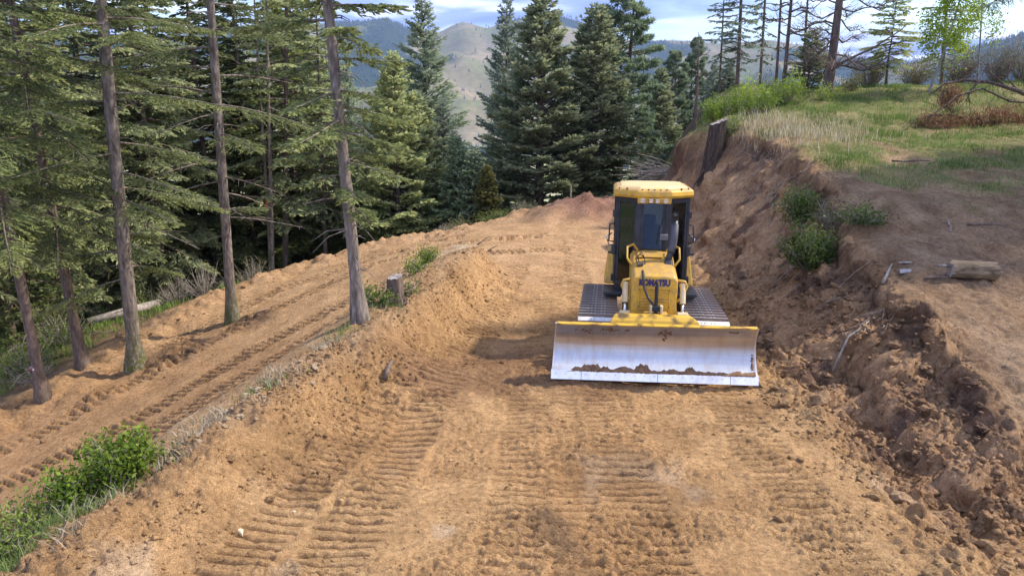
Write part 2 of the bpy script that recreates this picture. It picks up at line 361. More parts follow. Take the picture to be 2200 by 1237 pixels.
def detail(x, y, z):
    n_lo = fbm(x*.35, y*.35, 3, 1); n_md = fbm(x*1.3, y*1.3, 4, 5); n_hi = fbm(x*5.0, y*5.0, 4, 9, .6); n_cl = fbm(x*2.6, y*2.6, 3, 13); lump = np.abs(perlin(x*2.3, y*2.3, 23))*.5+np.abs(perlin(x*5.3, y*5.3, 27))*.28+np.abs(perlin(x*11, y*11, 29))*.14; fine = np.abs(perlin(x*9, y*9, 43))*.6+np.abs(perlin(x*19, y*19, 47))*.4
    xt, xl = line_x(TOE_R, y), line_x(LIP, y)
    bank = sstep(-.25, .3, x-xt)*sstep(.7, -.15, x-xl)*sstep(5, 8, y)*sstep(34, 30, y)
    far_bank = sstep(9, 14, y)
    bench = sstep(-.1, .5, x-xl)
    dr, sr, ar = poly_dist(x, y, RIDGE); df, sf, af = poly_dist(x, y, FOOT); do, so, ao = poly_dist(x, y, TOE_OUT); ds, ss_, as_ = poly_dist(x, y, SHOULD)
    xr, xf, xo, xs = line_x(RIDGE, y), line_x(FOOT, y), line_x(TOE_OUT, y), line_x(SHOULD[:8], y)
    berm = sstep(.9, .1, dr)*sstep(19, 17, y)
    outer = sstep(xo-.2, xo+.3, x)*sstep(xr+.2, xr-.2, x)*sstep(20, 18, y)
    outside = sstep(0.1, 1.5, ss_)*(ds > .01) + 0*x
    upper = sstep(-.1, .3, x-xf)*sstep(.2, -.2, x-xt)*sstep(20, 17, y)
    lower = (1-sstep(-.3, .2, x-xo))*(1-outside)
    far = sstep(17, 20, y)*(1-outside)*(1-bank)*(1-bench)
    toe = np.exp(-((x-xt)/.45)**2)*sstep(4, 6, y)
    shb = np.exp(-(ds/.6)**2)
    # amplitudes
    h = n_md*.03 + n_hi*.008
    h += berm*(n_md*.08 + n_hi*.02 + (lump-.3)*.20 + fine*.08)
    h += shb*(n_md*.12 + np.abs(n_cl)*.12)
    h += toe*((lump-.25)*.30 + fine*.05)
    gul = fbm(y*1.5 + n_md*.4, x*.5, 4, 21, .55)
    h += bank*(n_lo*.15 + n_md*.06 + gul*.07 + n_hi*.03 + (lump-.3)*.30 + (fine-.3)*.15)
    crumb = sstep(.15, .6, fbm(x*.8, y*.8, 3, 33)+.35)
    h += bench*(n_md*.05 + n_hi*.02) + bank*crumb*np.maximum(0, fbm(x*6, y*6, 2, 41))*.10
    h += upper*(n_hi*.008*(.4+crumb) + n_lo*.03 + fine*.070*(.25+crumb)) + lower*(fine*.05 + np.abs(n_cl)*.02)+outer*fine*.05
    # broken scarp half way up the near bank
    mid = xt+(xl-xt)*(.42+.10*np.sin(y*1.9)) + fbm(y*1.3, x*.2, 3, 57)*.22
    sc = sstep(5.5, 7, y)*sstep(13.5, 10.5, y)*(.6+.5*fbm(y*.8, y*0, 2, 59))
    h += bank*sc*.55*(sstep(-.10, .10, x-mid)-.5)
    # upright topsoil edge under the lip
    xln = xl + fbm(y*1.4, x*.3, 3, 63)*.22
    h -= bank*sstep(7, 10, y)*.30*sstep(.02, -.12, x-xln)*np.clip(1-(xln-x)/np.maximum(.4, xl-xt), 0, 1)
    # bank lip notches
    notch = np.exp(-((x-xl)/.35)**2)*sstep(6, 9, y)
    h -= notch*np.maximum(0, fbm(y*1.1, x*.2, 3, 51))*.45*(1-.4*far_bank)
    prints = np.zeros_like(x); road = np.clip(upper + far + lower, 0, 1)*(1-np.clip(toe*1.5, 0, 1))
    for k, (P, hw, amp) in enumerate(STRIPS):
        P = np.asarray(P)
        box = (x > P[:, 0].min()-1) & (x < P[:, 0].max()+1) & (y > P[:, 1].min()-.5) & (y < P[:, 1].max()+.5)
        if not box.any(): continue
        xb, yb = x[box], y[box]
        d, s, a = poly_dist(xb, yb, line(np.c_[P, np.zeros(len(P))], 1.0))
        nz = fbm(xb*2.2, yb*2.2, 3, 61+k)
        wear = sstep(-.9, -.15, fbm(xb*1.1, yb*1.1, 3, 71+k)+.25)*sstep(hw+.06, hw-.04, d+nz*.05)*amp
        ph = a/(.17 if k < 6 else .20) + nz*.14 + np.sign(s)*.0 + .15*fbm(xb*.7, yb*6, 2, 81)
        ph = ph - np.floor(ph)
        wd = .095 if k < 6 else .16
        prof = ((ph-.5)*.040 - .062*np.exp(-((ph-.10)/wd)**2) - .062*np.exp(-((ph-1.10)/wd)**2) + .028*np.exp(-((ph-.38)/.14)**2))*(1.0 if k < 6 else 2.3)
        hh = np.zeros_like(x); hh[box] = 1.2*wear*(prof-.008); prints[box] = np.maximum(prints[box], wear)
        h += hh*road
        rim = np.zeros_like(x); rim[box] = np.exp(-((d-hw-.07)/.06)**2)*np.maximum(0, nz+.3)*.035*amp
        h += rim*road
    masks = dict(bank=bank, bench=bench, berm=berm, outer=outer, outside=outside, upper=upper, lower=lower, far=far, toe=toe, shb=shb, prints=prints, n_lo=n_lo, n_md=n_md, n_hi=n_hi, n_cl=n_cl, crumb=crumb)
    return h, masks

def ground_colour(x, y, z, k):
    def c(*a): return np.array(a)[None, :]*np.ones((len(x), 1))
    def mx(A, B, t): t = np.clip(t, 0, 1)[:, None]; return A*(1-t)+B*t
    sand = mx(c(.49, .294, .136), c(.55, .358, .180), .5+.6*k['n_lo'])
    sand = mx(sand, c(.37, .225, .108), sstep(.05, .7, fbm(x*.55, y*.55, 3, 91)))
    # tree-shade band between dozer and berm, painted into the soil colour
    shade_band = sstep(.2, -.35, np.hypot((x+.2)/3.2, (y-11.7)/1.9)-.8 + .35*fbm(x*.8, y*.8, 3, 95))
    sand = mx(sand, c(.255, .145, .078), shade_band*.75)
    pale = sstep(.35, .7, fbm(x*.9, y*.7, 3, 97))*sstep(9.5, 6.5, y)
    sand = mx(sand, c(.58, .44, .30), pale*.6)
    C = sand
    lowc = mx(c(.33, .198, .104), c(.42, .266, .142), .5+.5*k['n_md'])
    C = mx(C, lowc, k['lower']*.9)
    C = mx(C, mx(c(.45, .285, .150), c(.53, .352, .200), .5+.6*k['n_md']), k['far']*.8)
    C = mx(C, mx(c(.49, .308, .150), c(.41, .250, .118), .5+.6*k['n_md']), k['berm']*.6)
    C = mx(C, mx(c(.38, .24, .13), c(.45, .31, .18), .5+.6*fbm(x*3, y*.7, 3, 99)), k['outer']*.8)
    d, s, a = poly_dist(x, y, TOE_OUT)
    C = mx(C, c(.47, .39, .27), np.exp(-((d-.1)/.45)**2)*.85*(.6+.6*k['n_md']))
    bank = mx(c(.38, .238, .136), c(.54, .346, .194), .5+.7*fbm(x*1.1, y*1.1, 4, 101))
    bank = mx(bank, c(.40, .235, .12), sstep(8.5, 6, y)*.7)
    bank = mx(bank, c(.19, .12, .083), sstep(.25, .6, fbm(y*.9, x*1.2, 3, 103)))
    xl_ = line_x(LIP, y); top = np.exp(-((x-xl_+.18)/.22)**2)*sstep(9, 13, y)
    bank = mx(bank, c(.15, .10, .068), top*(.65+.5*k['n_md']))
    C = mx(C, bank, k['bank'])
    litter = mx(c(.25, .160, .094), c(.38, .262, .160), .5+.8*fbm(x*1.5, y*1.5, 4, 107))
    litter = mx(litter, c(.50, .38, .26), sstep(11.5, 8.5, y)*sstep(6.3, 7.3, x)*(.55+.5*k['n_md']))
    gr = grass_mask(x, y)
    litter = mx(litter, mx(c(.13, .17, .045), c(.27, .25, .11), .5+.8*fbm(x*.9, y*.9, 3, 109)), gr*.85)
    C = mx(C, litter, k['bench'])
    floor = mx(c(.10, .095, .04), c(.22, .15, .09), .5+.8*fbm(x*.5, y*.5, 3, 113))
    floor = mx(floor, c(.36, .23, .14), np.exp(-((x+14.5)/1.6)**2)*sstep(19, 15, y))
    C = mx(C, floor, sstep(.2, .9, k['outside']))
    # rosy spoil heap on the far shoulder
    sp = np.exp(-((x-3.2)/2.0)**2-((y-28.7)/1.3)**2)
    C = mx(C, c(.36, .20, .135), sp*1.2)
    # dark duff scraped around the two trees on the lower road
    for (u, v, z0) in ((410, 735, -2.3), (540, 690, -2.1), (350, 760, -2.35)):
        p = at_z(u, v, z0); C = mx(C, c(.10, .065, .05), np.exp(-((x-p[0])/.8)**2-((y-p[1])/.55)**2)*(1.0+k['n_md']))
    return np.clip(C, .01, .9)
def grass_mask(x, y):
    n = fbm(x*.45, y*.45, 4, 121)
    g = sstep(15.5, 19.5, y + n*3.0)*sstep(9.0, 11.5, x + (y-17)*.55 + n*1.5)
    g = np.maximum(g, sstep(21.0, 24, y + n*2))
    bare = sstep(.1, .5, fbm(x*.35+3, y*.6, 3, 127))*sstep(27, 22, y)
    return np.clip(g*(1-.75*bare), 0, 1)

def build_ground():
    th = np.concatenate([np.linspace(-100, -46, 28)[:-1], np.linspace(-45, 45, 485), np.linspace(46, 100, 28)[1:]])
    th = np.radians(th)
    r = [3.0]
    while r[-1] < 30: r.append(r[-1]*(1.0023 if r[-1] > 5.3 else 1.03))
    while r[-1] < 96: r.append(r[-1]*1.016)
    r = np.array(r); nr, na = len(r), len(th)
    A, Rr = np.meshgrid(th, r); x = (Rr*np.sin(A)).ravel(); y = (Rr*np.cos(A)).ravel()
    z0 = base_z(x, y); h, k = detail(x, y, z0); z = z0 + h
    # spoil heap
    z += .30*np.exp(-((x-3.2)/2.0)**2-((y-28.8)/1.0)**2)*(1+.2*k['n_md']) + .12*np.exp(-((x-1.4)/.9)**2-((y-28.6)/.7)**2)
    # duff piles
    for (u, v, zz, a) in ((400, 740, -2.3, .22), (545, 690, -2.1, .18), (330, 770, -2.35, .25), (200, 830, -2.5, .22)):
        p = at_z(u, v, zz); z += a*np.exp(-((x-p[0])/.7)**2-((y-p[1])/.5)**2)*(1+.6*k['n_cl'])
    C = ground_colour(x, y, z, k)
    # crumbling overhangs: push the steep bank sideways
    px = k['bank']*(fbm(y*.6, z*1.0, 3, 131)*.20 + fbm(y*3, z*4, 4, 137, .65)*.09); py = k['bank']*fbm(x*3, z*3.5, 3, 139)*.06
    V = np.stack([x+px, y+py, z], 1)
    i = np.arange((nr-1)*na).reshape(nr-1, na)[:, :-1].ravel()
    F = np.stack([i, i+1, i+1+na, i+na], 1)[:, ::-1]
    me = mesh_arrays('ground', V, F)
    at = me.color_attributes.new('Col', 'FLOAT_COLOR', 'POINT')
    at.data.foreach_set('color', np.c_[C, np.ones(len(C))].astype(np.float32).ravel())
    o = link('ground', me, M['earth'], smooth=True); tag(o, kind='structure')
    o['label'] = 'freshly graded sandy dirt roads, cut bank and grassy bench'
    return o, V, (r, th, nr, na), C
GROUND, GV, GGRID, GC = build_ground()
def surf(x, y):
    """height of the finished ground at points, looked up in its own grid"""
    x = np.atleast_1d(np.asarray(x, float)); y = np.atleast_1d(np.asarray(y, float)); r, th, nr, na = GGRID
    i = np.clip(np.interp(np.hypot(x, y), r, np.arange(nr)), 0, nr-1.001); j = np.clip(np.interp(np.arctan2(x, y), th, np.arange(na)), 0, na-1.001)
    i0 = i.astype(int); j0 = j.astype(int); fi = i-i0; fj = j-j0; Z = GV[:, 2].reshape(nr, na)
    return Z[i0, j0]*(1-fi)*(1-fj)+Z[i0+1, j0]*fi*(1-fj)+Z[i0, j0+1]*(1-fi)*fj+Z[i0+1, j0+1]*fi*fj
def soil(x, y):
    x = np.atleast_1d(np.asarray(x, float)); y = np.atleast_1d(np.asarray(y, float)); r, th, nr, na = GGRID
    i = np.clip(np.rint(np.interp(np.hypot(x, y), r, np.arange(nr))), 0, nr-1).astype(int); j = np.clip(np.rint(np.interp(np.arctan2(x, y), th, np.arange(na))), 0, na-1).astype(int)
    return GC.reshape(nr, na, 3)[i, j]
def sz(x, y): return float(surf(x, y)[0])
def on_ground(u, v):
    d = ray(u, v); t = np.linspace(4, 90, 3500); x, y, z = d[0]*t, d[1]*t, CAM_Z+d[2]*t
    hit = np.nonzero(z < surf(x, y))[0]; k = hit[0] if len(hit) else len(t)-1
    return (x[k], y[k], sz(x[k], y[k]))
def at_u(u, Y):
    x = 0.0
    for _ in range(6):
        z = sz(x, Y); x = (u-1100)/FPX*(Y*CP+(CAM_Z-z)*SP)
    return (x, Y, sz(x, Y))

# ------------------------------------------------------------------ valley and mountains
def hill_ridge(az):
    U = [-1200,-600,0,150,300,500,640,720,780,840,900,950,1000,1050,1130,1200,1260,1320,1400,1480,1560,1640,1760,1850,1950,2080,2200,2700,3400]
    Vv = [90,80,95,80,95,70,60,52,48,42,70,64,44,55,36,30,46,80,86,90,97,90,112,135,140,112,82,85,90]
    uu = 1100 + FPX*np.tan(az)*1.03
    v = np.interp(uu, U, Vv); return np.tan(np.arctan((618.5-v)/FPX)-PITCH)
def hill_z(r, az):
    x, y = r*np.sin(az), r*np.cos(az)
    RR = 6200 + 700*np.sin(az*5+1)
    top = hill_ridge(az)*RR*(1+0.0*az)
    edge = base_z(94*np.sin(az), 94*np.cos(az))
    n = fbm(x/900, y/900, 5, 201, .5); rg = 1-np.abs(fbm(x/1400+5, y/1400, 4, 207, .5))
    valley = -255 + 12*n
    t1 = np.clip((r-94)/(1000-94), 0, 1); z = edge*(1-t1) + valley*t1 - 60*np.sin(np.pi*t1)*.5 + t1*25*n
    t2 = sstep(2300, 1, r) if False else np.clip((r-2300)/(RR-2300), 0, 1)
    up = t2**1.25
    zz = valley + (top-valley)*up + (rg-.62)*330*np.sin(np.pi*np.clip(t2, 0, 1))**.8*(.5+.5*t2) 
    z = np.where(r > 2300, zz, z)
    back = np.clip((r-RR)/3000, 0, 1); z = np.where(r > RR, top - back*500, z)
    return z, t2, n, rg
def build_hills():
    th = np.radians(np.linspace(-100, 100, 520)); r = 94*np.exp(np.linspace(0, math.log(9500/94), 180)); r[0] = 93
    A, Rr = np.meshgrid(th, r); az = A.ravel(); rr = Rr.ravel(); z, t2, n, rg = hill_z(rr, az)
    z = np.where(rr < 95, z-.4, z)
    x, y = rr*np.sin(az), rr*np.cos(az)
    V = np.stack([x, y, z], 1); nr, na = len(r), len(th)
    i = np.arange((nr-1)*na).reshape(nr-1, na)[:, :-1].ravel(); F = np.stack([i, i+1, i+1+na, i+na], 1)[:, ::-1]
    def c(*a): return np.array(a)[None, :]*np.ones((len(x), 1))
    def mx(P, Q, t): t = np.clip(t, 0, 1)[:, None]; return P*(1-t)+Q*t
    grass = mx(c(.17, .155, .075), c(.29, .235, .145), .5+.9*fbm(x/600, y/600, 4, 211))
    C = grass
    C = mx(C, c(.15, .17, .065), sstep(.0, .4, fbm(x/420, y/420, 4, 215))*.7)
    fm = hill_forest(x, y, rr, az, t2)
    C = mx(C, c(.035, .055, .035), fm)  # forest ground; cloud shadow on the hills is put into this dark colour too
    fld = (rr > 950) & (rr < 2600)
    C = np.where(fld[:, None], mx(c(.22, .28, .09), c(.38, .36, .21), .5+1.0*np.sign(perlin(x/220, y/160, 5))*.5), C)
    C = np.where((rr < 950)[:, None], mx(c(.05, .07, .03), c(.10, .12, .045), .5+.6*n), C)
    me = mesh_arrays('hills', V, F)
    at = me.color_attributes.new('Col', 'FLOAT_COLOR', 'POINT'); at.data.foreach_set('color', np.c_[C, np.ones(len(C))].astype(np.float32).ravel())
    m, nt, N, L, P = mk('hillside'); a = N.new('ShaderNodeAttribute'); a.attribute_name = 'Col'
    v = obj_vec(N, L); nn = noise_node(N, L, v, 0.03, 6, .7)
    L.new(mixc(N, L, 1.0, a.outputs['Color'], ramp(N, L, nn, [(.3, (.7, .7, .7)), (.7, (1.25, 1.25, 1.25))]), 'MULTIPLY'), P.inputs['Base Color'])
    P.inputs['Roughness'].default_value = 1; P.inputs['Specular IOR Level'].default_value = 0
    o = link('hills', me, m, smooth=True); tag(o, 'far tan and forested hills across the valley', kind='structure')
def hill_forest(x, y, rr, az, t2):
    f = fbm(x/1000+2, y/1000, 4, 221, .55)
    u = 1100+FPX*np.tan(az)
    left = sstep(980, 860, u)*.55 + sstep(1560, 1700, u)*.6
    band = np.exp(-((t2-.82)/.09)**2)*sstep(930, 1000, u)*sstep(1560, 1480, u)*.55
    return sstep(-.05, .16, f - .28 + left + band - sstep(.9, 1.0, t2)*.30)*(rr > 2500)
build_hills()
def far_forest():
    rng = np.random.RandomState(5); n = 60000
    az = np.radians(rng.uniform(-42, 42, n)); r = np.sqrt(rng.uniform(2500**2, 6900**2, n)); z, t2, _, _ = hill_z(r, az)
    x, y = r*np.sin(az), r*np.cos(az); f = hill_forest(x, y, r, az, t2)
    keep = (rng.rand(n) < np.clip(f*.8+.035, 0, 1)); x, y, z = x[keep], y[keep], z[keep]
    # nearer valley woods
    n2 = 2600; az2 = np.radians(rng.uniform(-42, 42, n2)); r2 = rng.uniform(150, 2300, n2); z2, _, _, _ = hill_z(r2, az2)
    x2, y2 = r2*np.sin(az2), r2*np.cos(az2); k2 = (r2 < 900) | (fbm(x2/160, y2/160, 3, 231) > .15)
    x = np.r_[x, x2[k2]]; y = np.r_[y, y2[k2]]; z = np.r_[z, z2[k2]]; m = len(x)
    h = rng.uniform(13, 26, m); w = h*rng.uniform(.16, .24, m); k = 5
    a = np.linspace(0, 2*np.pi, k, endpoint=False)
    V = np.zeros((m, k+1, 3)); V[:, :k, 0] = x[:, None]+w[:, None]*np.cos(a); V[:, :k, 1] = y[:, None]+w[:, None]*np.sin(a); V[:, :k, 2] = z[:, None]-1
    V[:, k, 0] = x; V[:, k, 1] = y; V[:, k, 2] = z+h
    b = np.arange(m)[:, None]*(k+1)
    F = np.concatenate([np.stack([b[:, 0]+j, b[:, 0]+(j+1) % k, b[:, 0]+k], 1) for j in range(k)])
    o = link('far_forest', mesh_arrays('far_forest', V.reshape(-1, 3), F), simple('far_conifers', (.022, .04, .026), (.045, .065, .04), .9, scale=.02))
    tag(o, 'dark conifer forest scattered over the far hills', 'forest', kind='stuff')
far_forest()

# ------------------------------------------------------------------ bulldozer
def paint_mat(name, c1, c2, dirt=(.30, .19, .10), rough=.38):
    m, nt, N, L, P = mk(name); v = obj_vec(N, L)
    c = ramp(N, L, noise_node(N, L, v, 3, 5), [(.35, c1), (.65, c2)])
    d = noise_node(N, L, v, 9, 7, .7); tc = N.new('ShaderNodeTexCoord')
    g = N.new('ShaderNodeNewGeometry'); sp = N.new('ShaderNodeSeparateXYZ'); L.new(g.outputs['Normal'], sp.inputs[0])
    mr = N.new('ShaderNodeMapRange'); mr.inputs['From Min'].default_value = .2; mr.inputs['From Max'].default_value = 1.0; mr.inputs['To Min'].default_value = .0; mr.inputs['To Max'].default_value = .14
    L.new(sp.outputs[2], mr.inputs['Value'])
    ad = N.new('ShaderNodeMath'); ad.operation = 'ADD'; L.new(d, ad.inputs[0]); L.new(mr.outputs[0], ad.inputs[1])
    f = ramp(N, L, ad.outputs[0], [(.42, (0, 0, 0)), (.72, (.75, .75, .75))])
    L.new(mixc(N, L, f, c, dirt), P.inputs['Base Color'])
    L.new(ramp(N, L, d, [(.4, (rough,)*3), (.7, (.75,)*3)]), P.inputs['Roughness'])
    P.inputs['Coat Weight'].default_value = .15
    return m
M['yellow'] = paint_mat('yellow_paint', (.66, .36, .018), (.74, .43, .03))
M['roof'] = paint_mat('faded_yellow_roof', (.74, .50, .13), (.80, .58, .22), dirt=(.62, .48, .28), rough=.5)
M['yellow_worn'] = simple('worn_yellow_paint', (.10, .06, .02), (.62, .36, .03), .5, 0, scale=5, detail=8, lo=.36, hi=.52)
M['black'] = simple('black_paint', (.012, .013, .018), (.035, .036, .042), .42, scale=7)
M['rubber'] = simple('black_rubber', (.012, .012, .013), (.03, .03, .03), .6, scale=20)
M['interior'] = simple('dark_cab_plastic', (.018, .019, .022), (.045, .045, .05), .7, scale=9)
M['chrome'] = simple('bright_steel', (.65, .64, .62), (.78, .77, .76), .22, 1.0, scale=8)
M['cream'] = simple('cream_cylinder_paint', (.55, .42, .22), (.66, .52, .30), .5, scale=8)
M['lamp'] = simple('lamp_lens', (.75, .75, .72), (.9, .9, .88), .12, 0, scale=30)
M['decal'] = simple('dark_blue_lettering', (.02, .018, .10), (.03, .025, .13), .4, scale=5)
M['dirt'] = simple('caked_soil', (.16, .088, .046), (.30, .175, .095), .95, scale=14, bmp=.9, bdist=.03)
M['sticker'] = simple('pale_green_sticker', (.30, .42, .40), (.38, .50, .48), .5, scale=5)
def steel_mat(name, c1, c2, rough, dirt_amt, scale=4, stretch=(1, 1, 1)):
    m, nt, N, L, P = mk(name); v = obj_vec(N, L, stretch); v2 = obj_vec(N, L)
    c = ramp(N, L, noise_node(N, L, v, scale, 6, .6), [(.3, c1), (.7, c2)])
    d = noise_node(N, L, v2, 5.5, 8, .68)
    f = ramp(N, L, d, [(dirt_amt, (0, 0, 0)), (dirt_amt+.07, (1, 1, 1))])
    film = ramp(N, L, noise_node(N, L, obj_vec(N, L, (1.5, 1.5, .35)), 5, 7, .7), [(.46, (0, 0, 0)), (.74, (.5, .5, .5))])
    c = mixc(N, L, film, c, (.40, .28, .19))
    L.new(mixc(N, L, f, c, (.24, .14, .08)), P.inputs['Base Color'])
    inv = N.new('ShaderNodeMath'); inv.operation = 'SUBTRACT'; inv.inputs[0].default_value = .92; L.new(f, inv.inputs[1]); inv.use_clamp = True
    L.new(inv.outputs[0], P.inputs['Metallic'])
    L.new(ramp(N, L, noise_node(N, L, v, scale*2, 6, .6), [(.3, (rough,)*3), (.7, (rough+.14,)*3)]), P.inputs['Roughness'])
    L.new(bump(N, L, noise_node(N, L, v, scale*6, 4), .12, .004), P.inputs['Normal'])
    return m
M['blade'] = steel_mat('polished_blade_steel', (.50, .50, .505), (.66, .66, .67), .30, .67, 3, (.25, 1, 6))
M['edge'] = steel_mat('cutting_edge_steel', (.72, .72, .74), (.82, .82, .84), .36, .74, 4)
M['shoe'] = steel_mat('worn_track_steel', (.70, .67, .65), (.86, .83, .81), .48, .70, 5)
M['grouser'] = steel_mat('muddy_shaded_grouser', (.17, .135, .11), (.32, .27, .24), .55, .58, 6)  # mud, plus the shadow lines between pads put into the dark steel colour
M['frame_steel'] = simple('dirty_dark_steel', (.05, .045, .04), (.16, .12, .08), .7, .3, scale=6)
def glass_mat():
    m = bpy.data.materials.new('tinted_glass'); m.use_nodes = True; nt = m.node_tree; N = nt.nodes; L = nt.links
    N.remove(N['Principled BSDF']); out = N['Material Output']
    t = N.new('ShaderNodeBsdfTransparent'); t.inputs[0].default_value = (.62, .70, .69, 1)
    g = N.new('ShaderNodeBsdfGlossy'); g.inputs['Roughness'].default_value = .03; g.inputs['Color'].default_value = (.9, .95, .95, 1)
    fr = N.new('ShaderNodeFresnel'); fr.inputs['IOR'].default_value = 1.5
    mx = N.new('ShaderNodeMixShader'); L.new(fr.outputs[0], mx.inputs[0]); L.new(t.outputs[0], mx.inputs[1]); L.new(g.outputs[0], mx.inputs[2])
    L.new(mx.outputs[0], out.inputs[0]); return m
M['glass'] = glass_mat()

def text_mesh(s, size, extrude, bold=0.0):
    cu = bpy.data.curves.new('lettering', 'FONT'); cu.body = s; cu.size = size; cu.extrude = extrude; cu.offset = bold
    cu.align_x = 'CENTER'; cu.align_y = 'CENTER'
    o = bpy.data.objects.new('tmp', cu); COL.objects.link(o)
    me = bpy.data.meshes.new_from_object(o.evaluated_get(bpy.context.evaluated_depsgraph_get()))
    bpy.data.objects.remove(o); return me

def arc(c, r, a0, a1, n):       # points in the y,z plane
    return [(c[0]+r*math.cos(R(a0+(a1-a0)*k/n)), c[1]+r*math.sin(R(a0+(a1-a0)*k/n))) for k in range(n+1)]

def build_dozer(loc, yaw):
    t = empty('bulldozer', loc, -yaw, 'yellow tracked bulldozer with glazed cab and wide silver blade facing the camera', 'bulldozer')
    Y, B = M['yellow'], M['black']
    # ---- tracks: y runs away from the camera
    F0, F1, zc, rr = -1.44, .98, .43, .36
    sm = MB(); sm.box((0, .016, .012), (.66, .120, .024)); nb_ = len(sm.f); sm.prism([(-.064, .0), (-.028, .0), (-.034, .046), (-.058, .046)], -.33, .33); ne_ = len(sm.f)
    for sx in (-.2, -.1, .1, .2): sm.tube([(sx*.55, .035, .02), (sx*.55, .035, .04)], .014, 6)
    shoe_me = sm.mesh('track_shoe'); shoe_me.materials.append(M['shoe']); shoe_me.materials.append(M['grouser'])
    for i_ in range(nb_, ne_): shoe_me.polygons[i_].material_index = 1
    per = 2*(F1-F0)+2*math.pi*rr; ns = 37
    for sx in (-1, 1):
        tr = MB()
        tr.box((sx*.91, 0, .43), (.22, 2.1, .30)); tr.box((sx*.70, .2, .52), (.2, 1.2, .16))
        tr = tr.build('track_frame', M['frame_steel'], t, .015)
        for k in range(ns):
            s = per*k/ns; L0 = F1-F0
            if s < L0: p = (F0+s, zc+rr); a = 0.0                                   # top run, towards the rear
            elif s < L0+math.pi*rr: th = (s-L0)/rr; p = (F1+rr*math.sin(th), zc+rr*math.cos(th)); a = -th
            elif s < 2*L0+math.pi*rr: p = (F1-(s-L0-math.pi*rr), zc-rr); a = math.pi
            else: th = (s-2*L0-math.pi*rr)/rr; p = (F0-rr*math.sin(th), zc-rr*math.cos(th)); a = math.pi-th
            o = bpy.data.objects.new('track_shoe', shoe_me); COL.objects.link(o); o.parent = tr
            o.location = (sx*.91, p[0], p[1]); o.rotation_euler = (a, 0, 0)
        for yy, r in ((F0, .31), (F1, .32)):
            w = MB(); w.tube([(sx*.91-.09, yy, zc), (sx*.91+.09, yy, zc)], r, 24); w.tube([(sx*.91-.13, yy, zc), (sx*.91+.13, yy, zc)], .11, 14)
            w.build('idler' if yy < 0 else 'sprocket', M['frame_steel'], tr, .012)
        for yy in (-.75, -.4, 0, .4, .75):
            w = MB(); w.tube([(sx*.91-.1, yy, .2), (sx*.91+.1, yy, .2)], .10, 14); w.build('roller', M['frame_steel'], tr, .008)
    # ---- main frame and engine hood
    MB().box((0, .1, .62), (.92, 2.5, .34)).build('main_frame', M['frame_steel'], t, .02)
    hw, zt0, zt1, y0, y1 = .455, 1.57, 1.77, -1.62, -.30
    def ring(y, zt, w, ch=.09):
        return [(-w, y, .62), (-w, y, zt-ch), (-w+ch*.8, y, zt-.012), (-w*.4, y, zt+.008), (w*.4, y, zt+.008), (w-ch*.8, y, zt-.012), (w, y, zt-ch), (w, y, .62)]
    h = MB(); h.loft([ring(y0, zt0-.05, hw-.012, .07), ring(y0+.07, zt0, hw), ring(-.9, zt0+.09, hw), ring(y1, zt1, hw)])
    hood = h.build('hood', Y, t, .02)
    # grille: frame and sunken panels on the nose
    fy = y0-.012
    g = MB()
    for z, hh in ((1.335, .03), (1.13, .025), (.925, .025), (.72, .03)): g.box((0, fy, z), (.62, .03, hh))
    for x in (-.295, .295): g.box((x, fy, 1.03), (.03, .028, .60))
    gr = g.build('grille', Y, hood, .006)
    for z in (1.235, 1.03, .825):
        pn = MB(); pn.box((0, fy+.008, z), (.55, .008, .16)); pn.build('grille_panel', M['yellow'], gr, .003)
        for q in range(3):
            sl = MB(); sl.box((0, fy-.004, z-.05+q*.05), (.50, .010, .012)); sl.build('grille_slat', Y, gr)
    bo = MB()
    for x in (-.295, .295):
        for z in (1.31, 1.03, .76): bo.tube([(x, fy-.016, z), (x, fy-.026, z)], .012, 6)
    tag(bo.build('grille_bolts', B, gr), kind='stuff')
    tm = text_mesh('KOMATSU', .14, .003, .0085); wd = max(v.co.x for v in tm.vertices)-min(v.co.x for v in tm.vertices)
    tm.transform(Matrix.Scale(.60/wd, 4, (1, 0, 0)))
    # nose leans: place lettering on the front face just under the top edge
    lo = link('lettering', tm, M['decal'], hood); lo.location = (0, y0-.006, 1.425); lo.rotation_euler = (R(90), 0, 0)
    # hood top details
    MB().box((-.05, -.62, zt0+.165), (.52, .36, .02), Matrix.Rotation(R(7), 3, 'X')).build('access_panel', Y, hood, .006)
    # exhaust: black base, leaning guard, curved tip
    b = MB(); b.loft([[(.16, -1.12, 1.55), (.42, -1.12, 1.52), (.42, -.62, 1.64), (.26, -.62, 1.665)], [(.24, -1.0, 1.69), (.37, -1.0, 1.69), (.38, -.75, 1.80), (.30, -.75, 1.80)]])
    ex = b.build('exhaust_stack', B, t, .015)
    pth = [(.31, -.93, 1.66), (.345, -.86, 1.80), (.395, -.80, 1.94), (.415, -.78, 2.05), (.42, -.78, 2.36)]
    MB().tube(pth, .062, 14).build('exhaust_pipe', B, ex, smooth=True)
    gd = MB(); gd.tube([(.35, -.875, 1.82), (.395, -.815, 1.95), (.413, -.795, 2.06), (.418, -.795, 2.30)], .075, 14); gp = gd.build('heat_shield', simple('perforated_steel', (.05, .05, .06), (.11, .11, .125), .6, .2, scale=3), ex, smooth=True)
    ho = MB()
    pp = [Vector(p) for p in ((.35, -.875, 1.82), (.395, -.815, 1.95), (.413, -.795, 2.06), (.418, -.795, 2.30))]
    for s in range(16):
        f = s/15*2.999; i = int(f); p = pp[i].lerp(pp[i+1], f-i)
        for dx in (-.03, .0, .03): ho.box((p.x+dx, p.y-.0745+abs(dx)*.25, p.z), (.014, .006, .010))
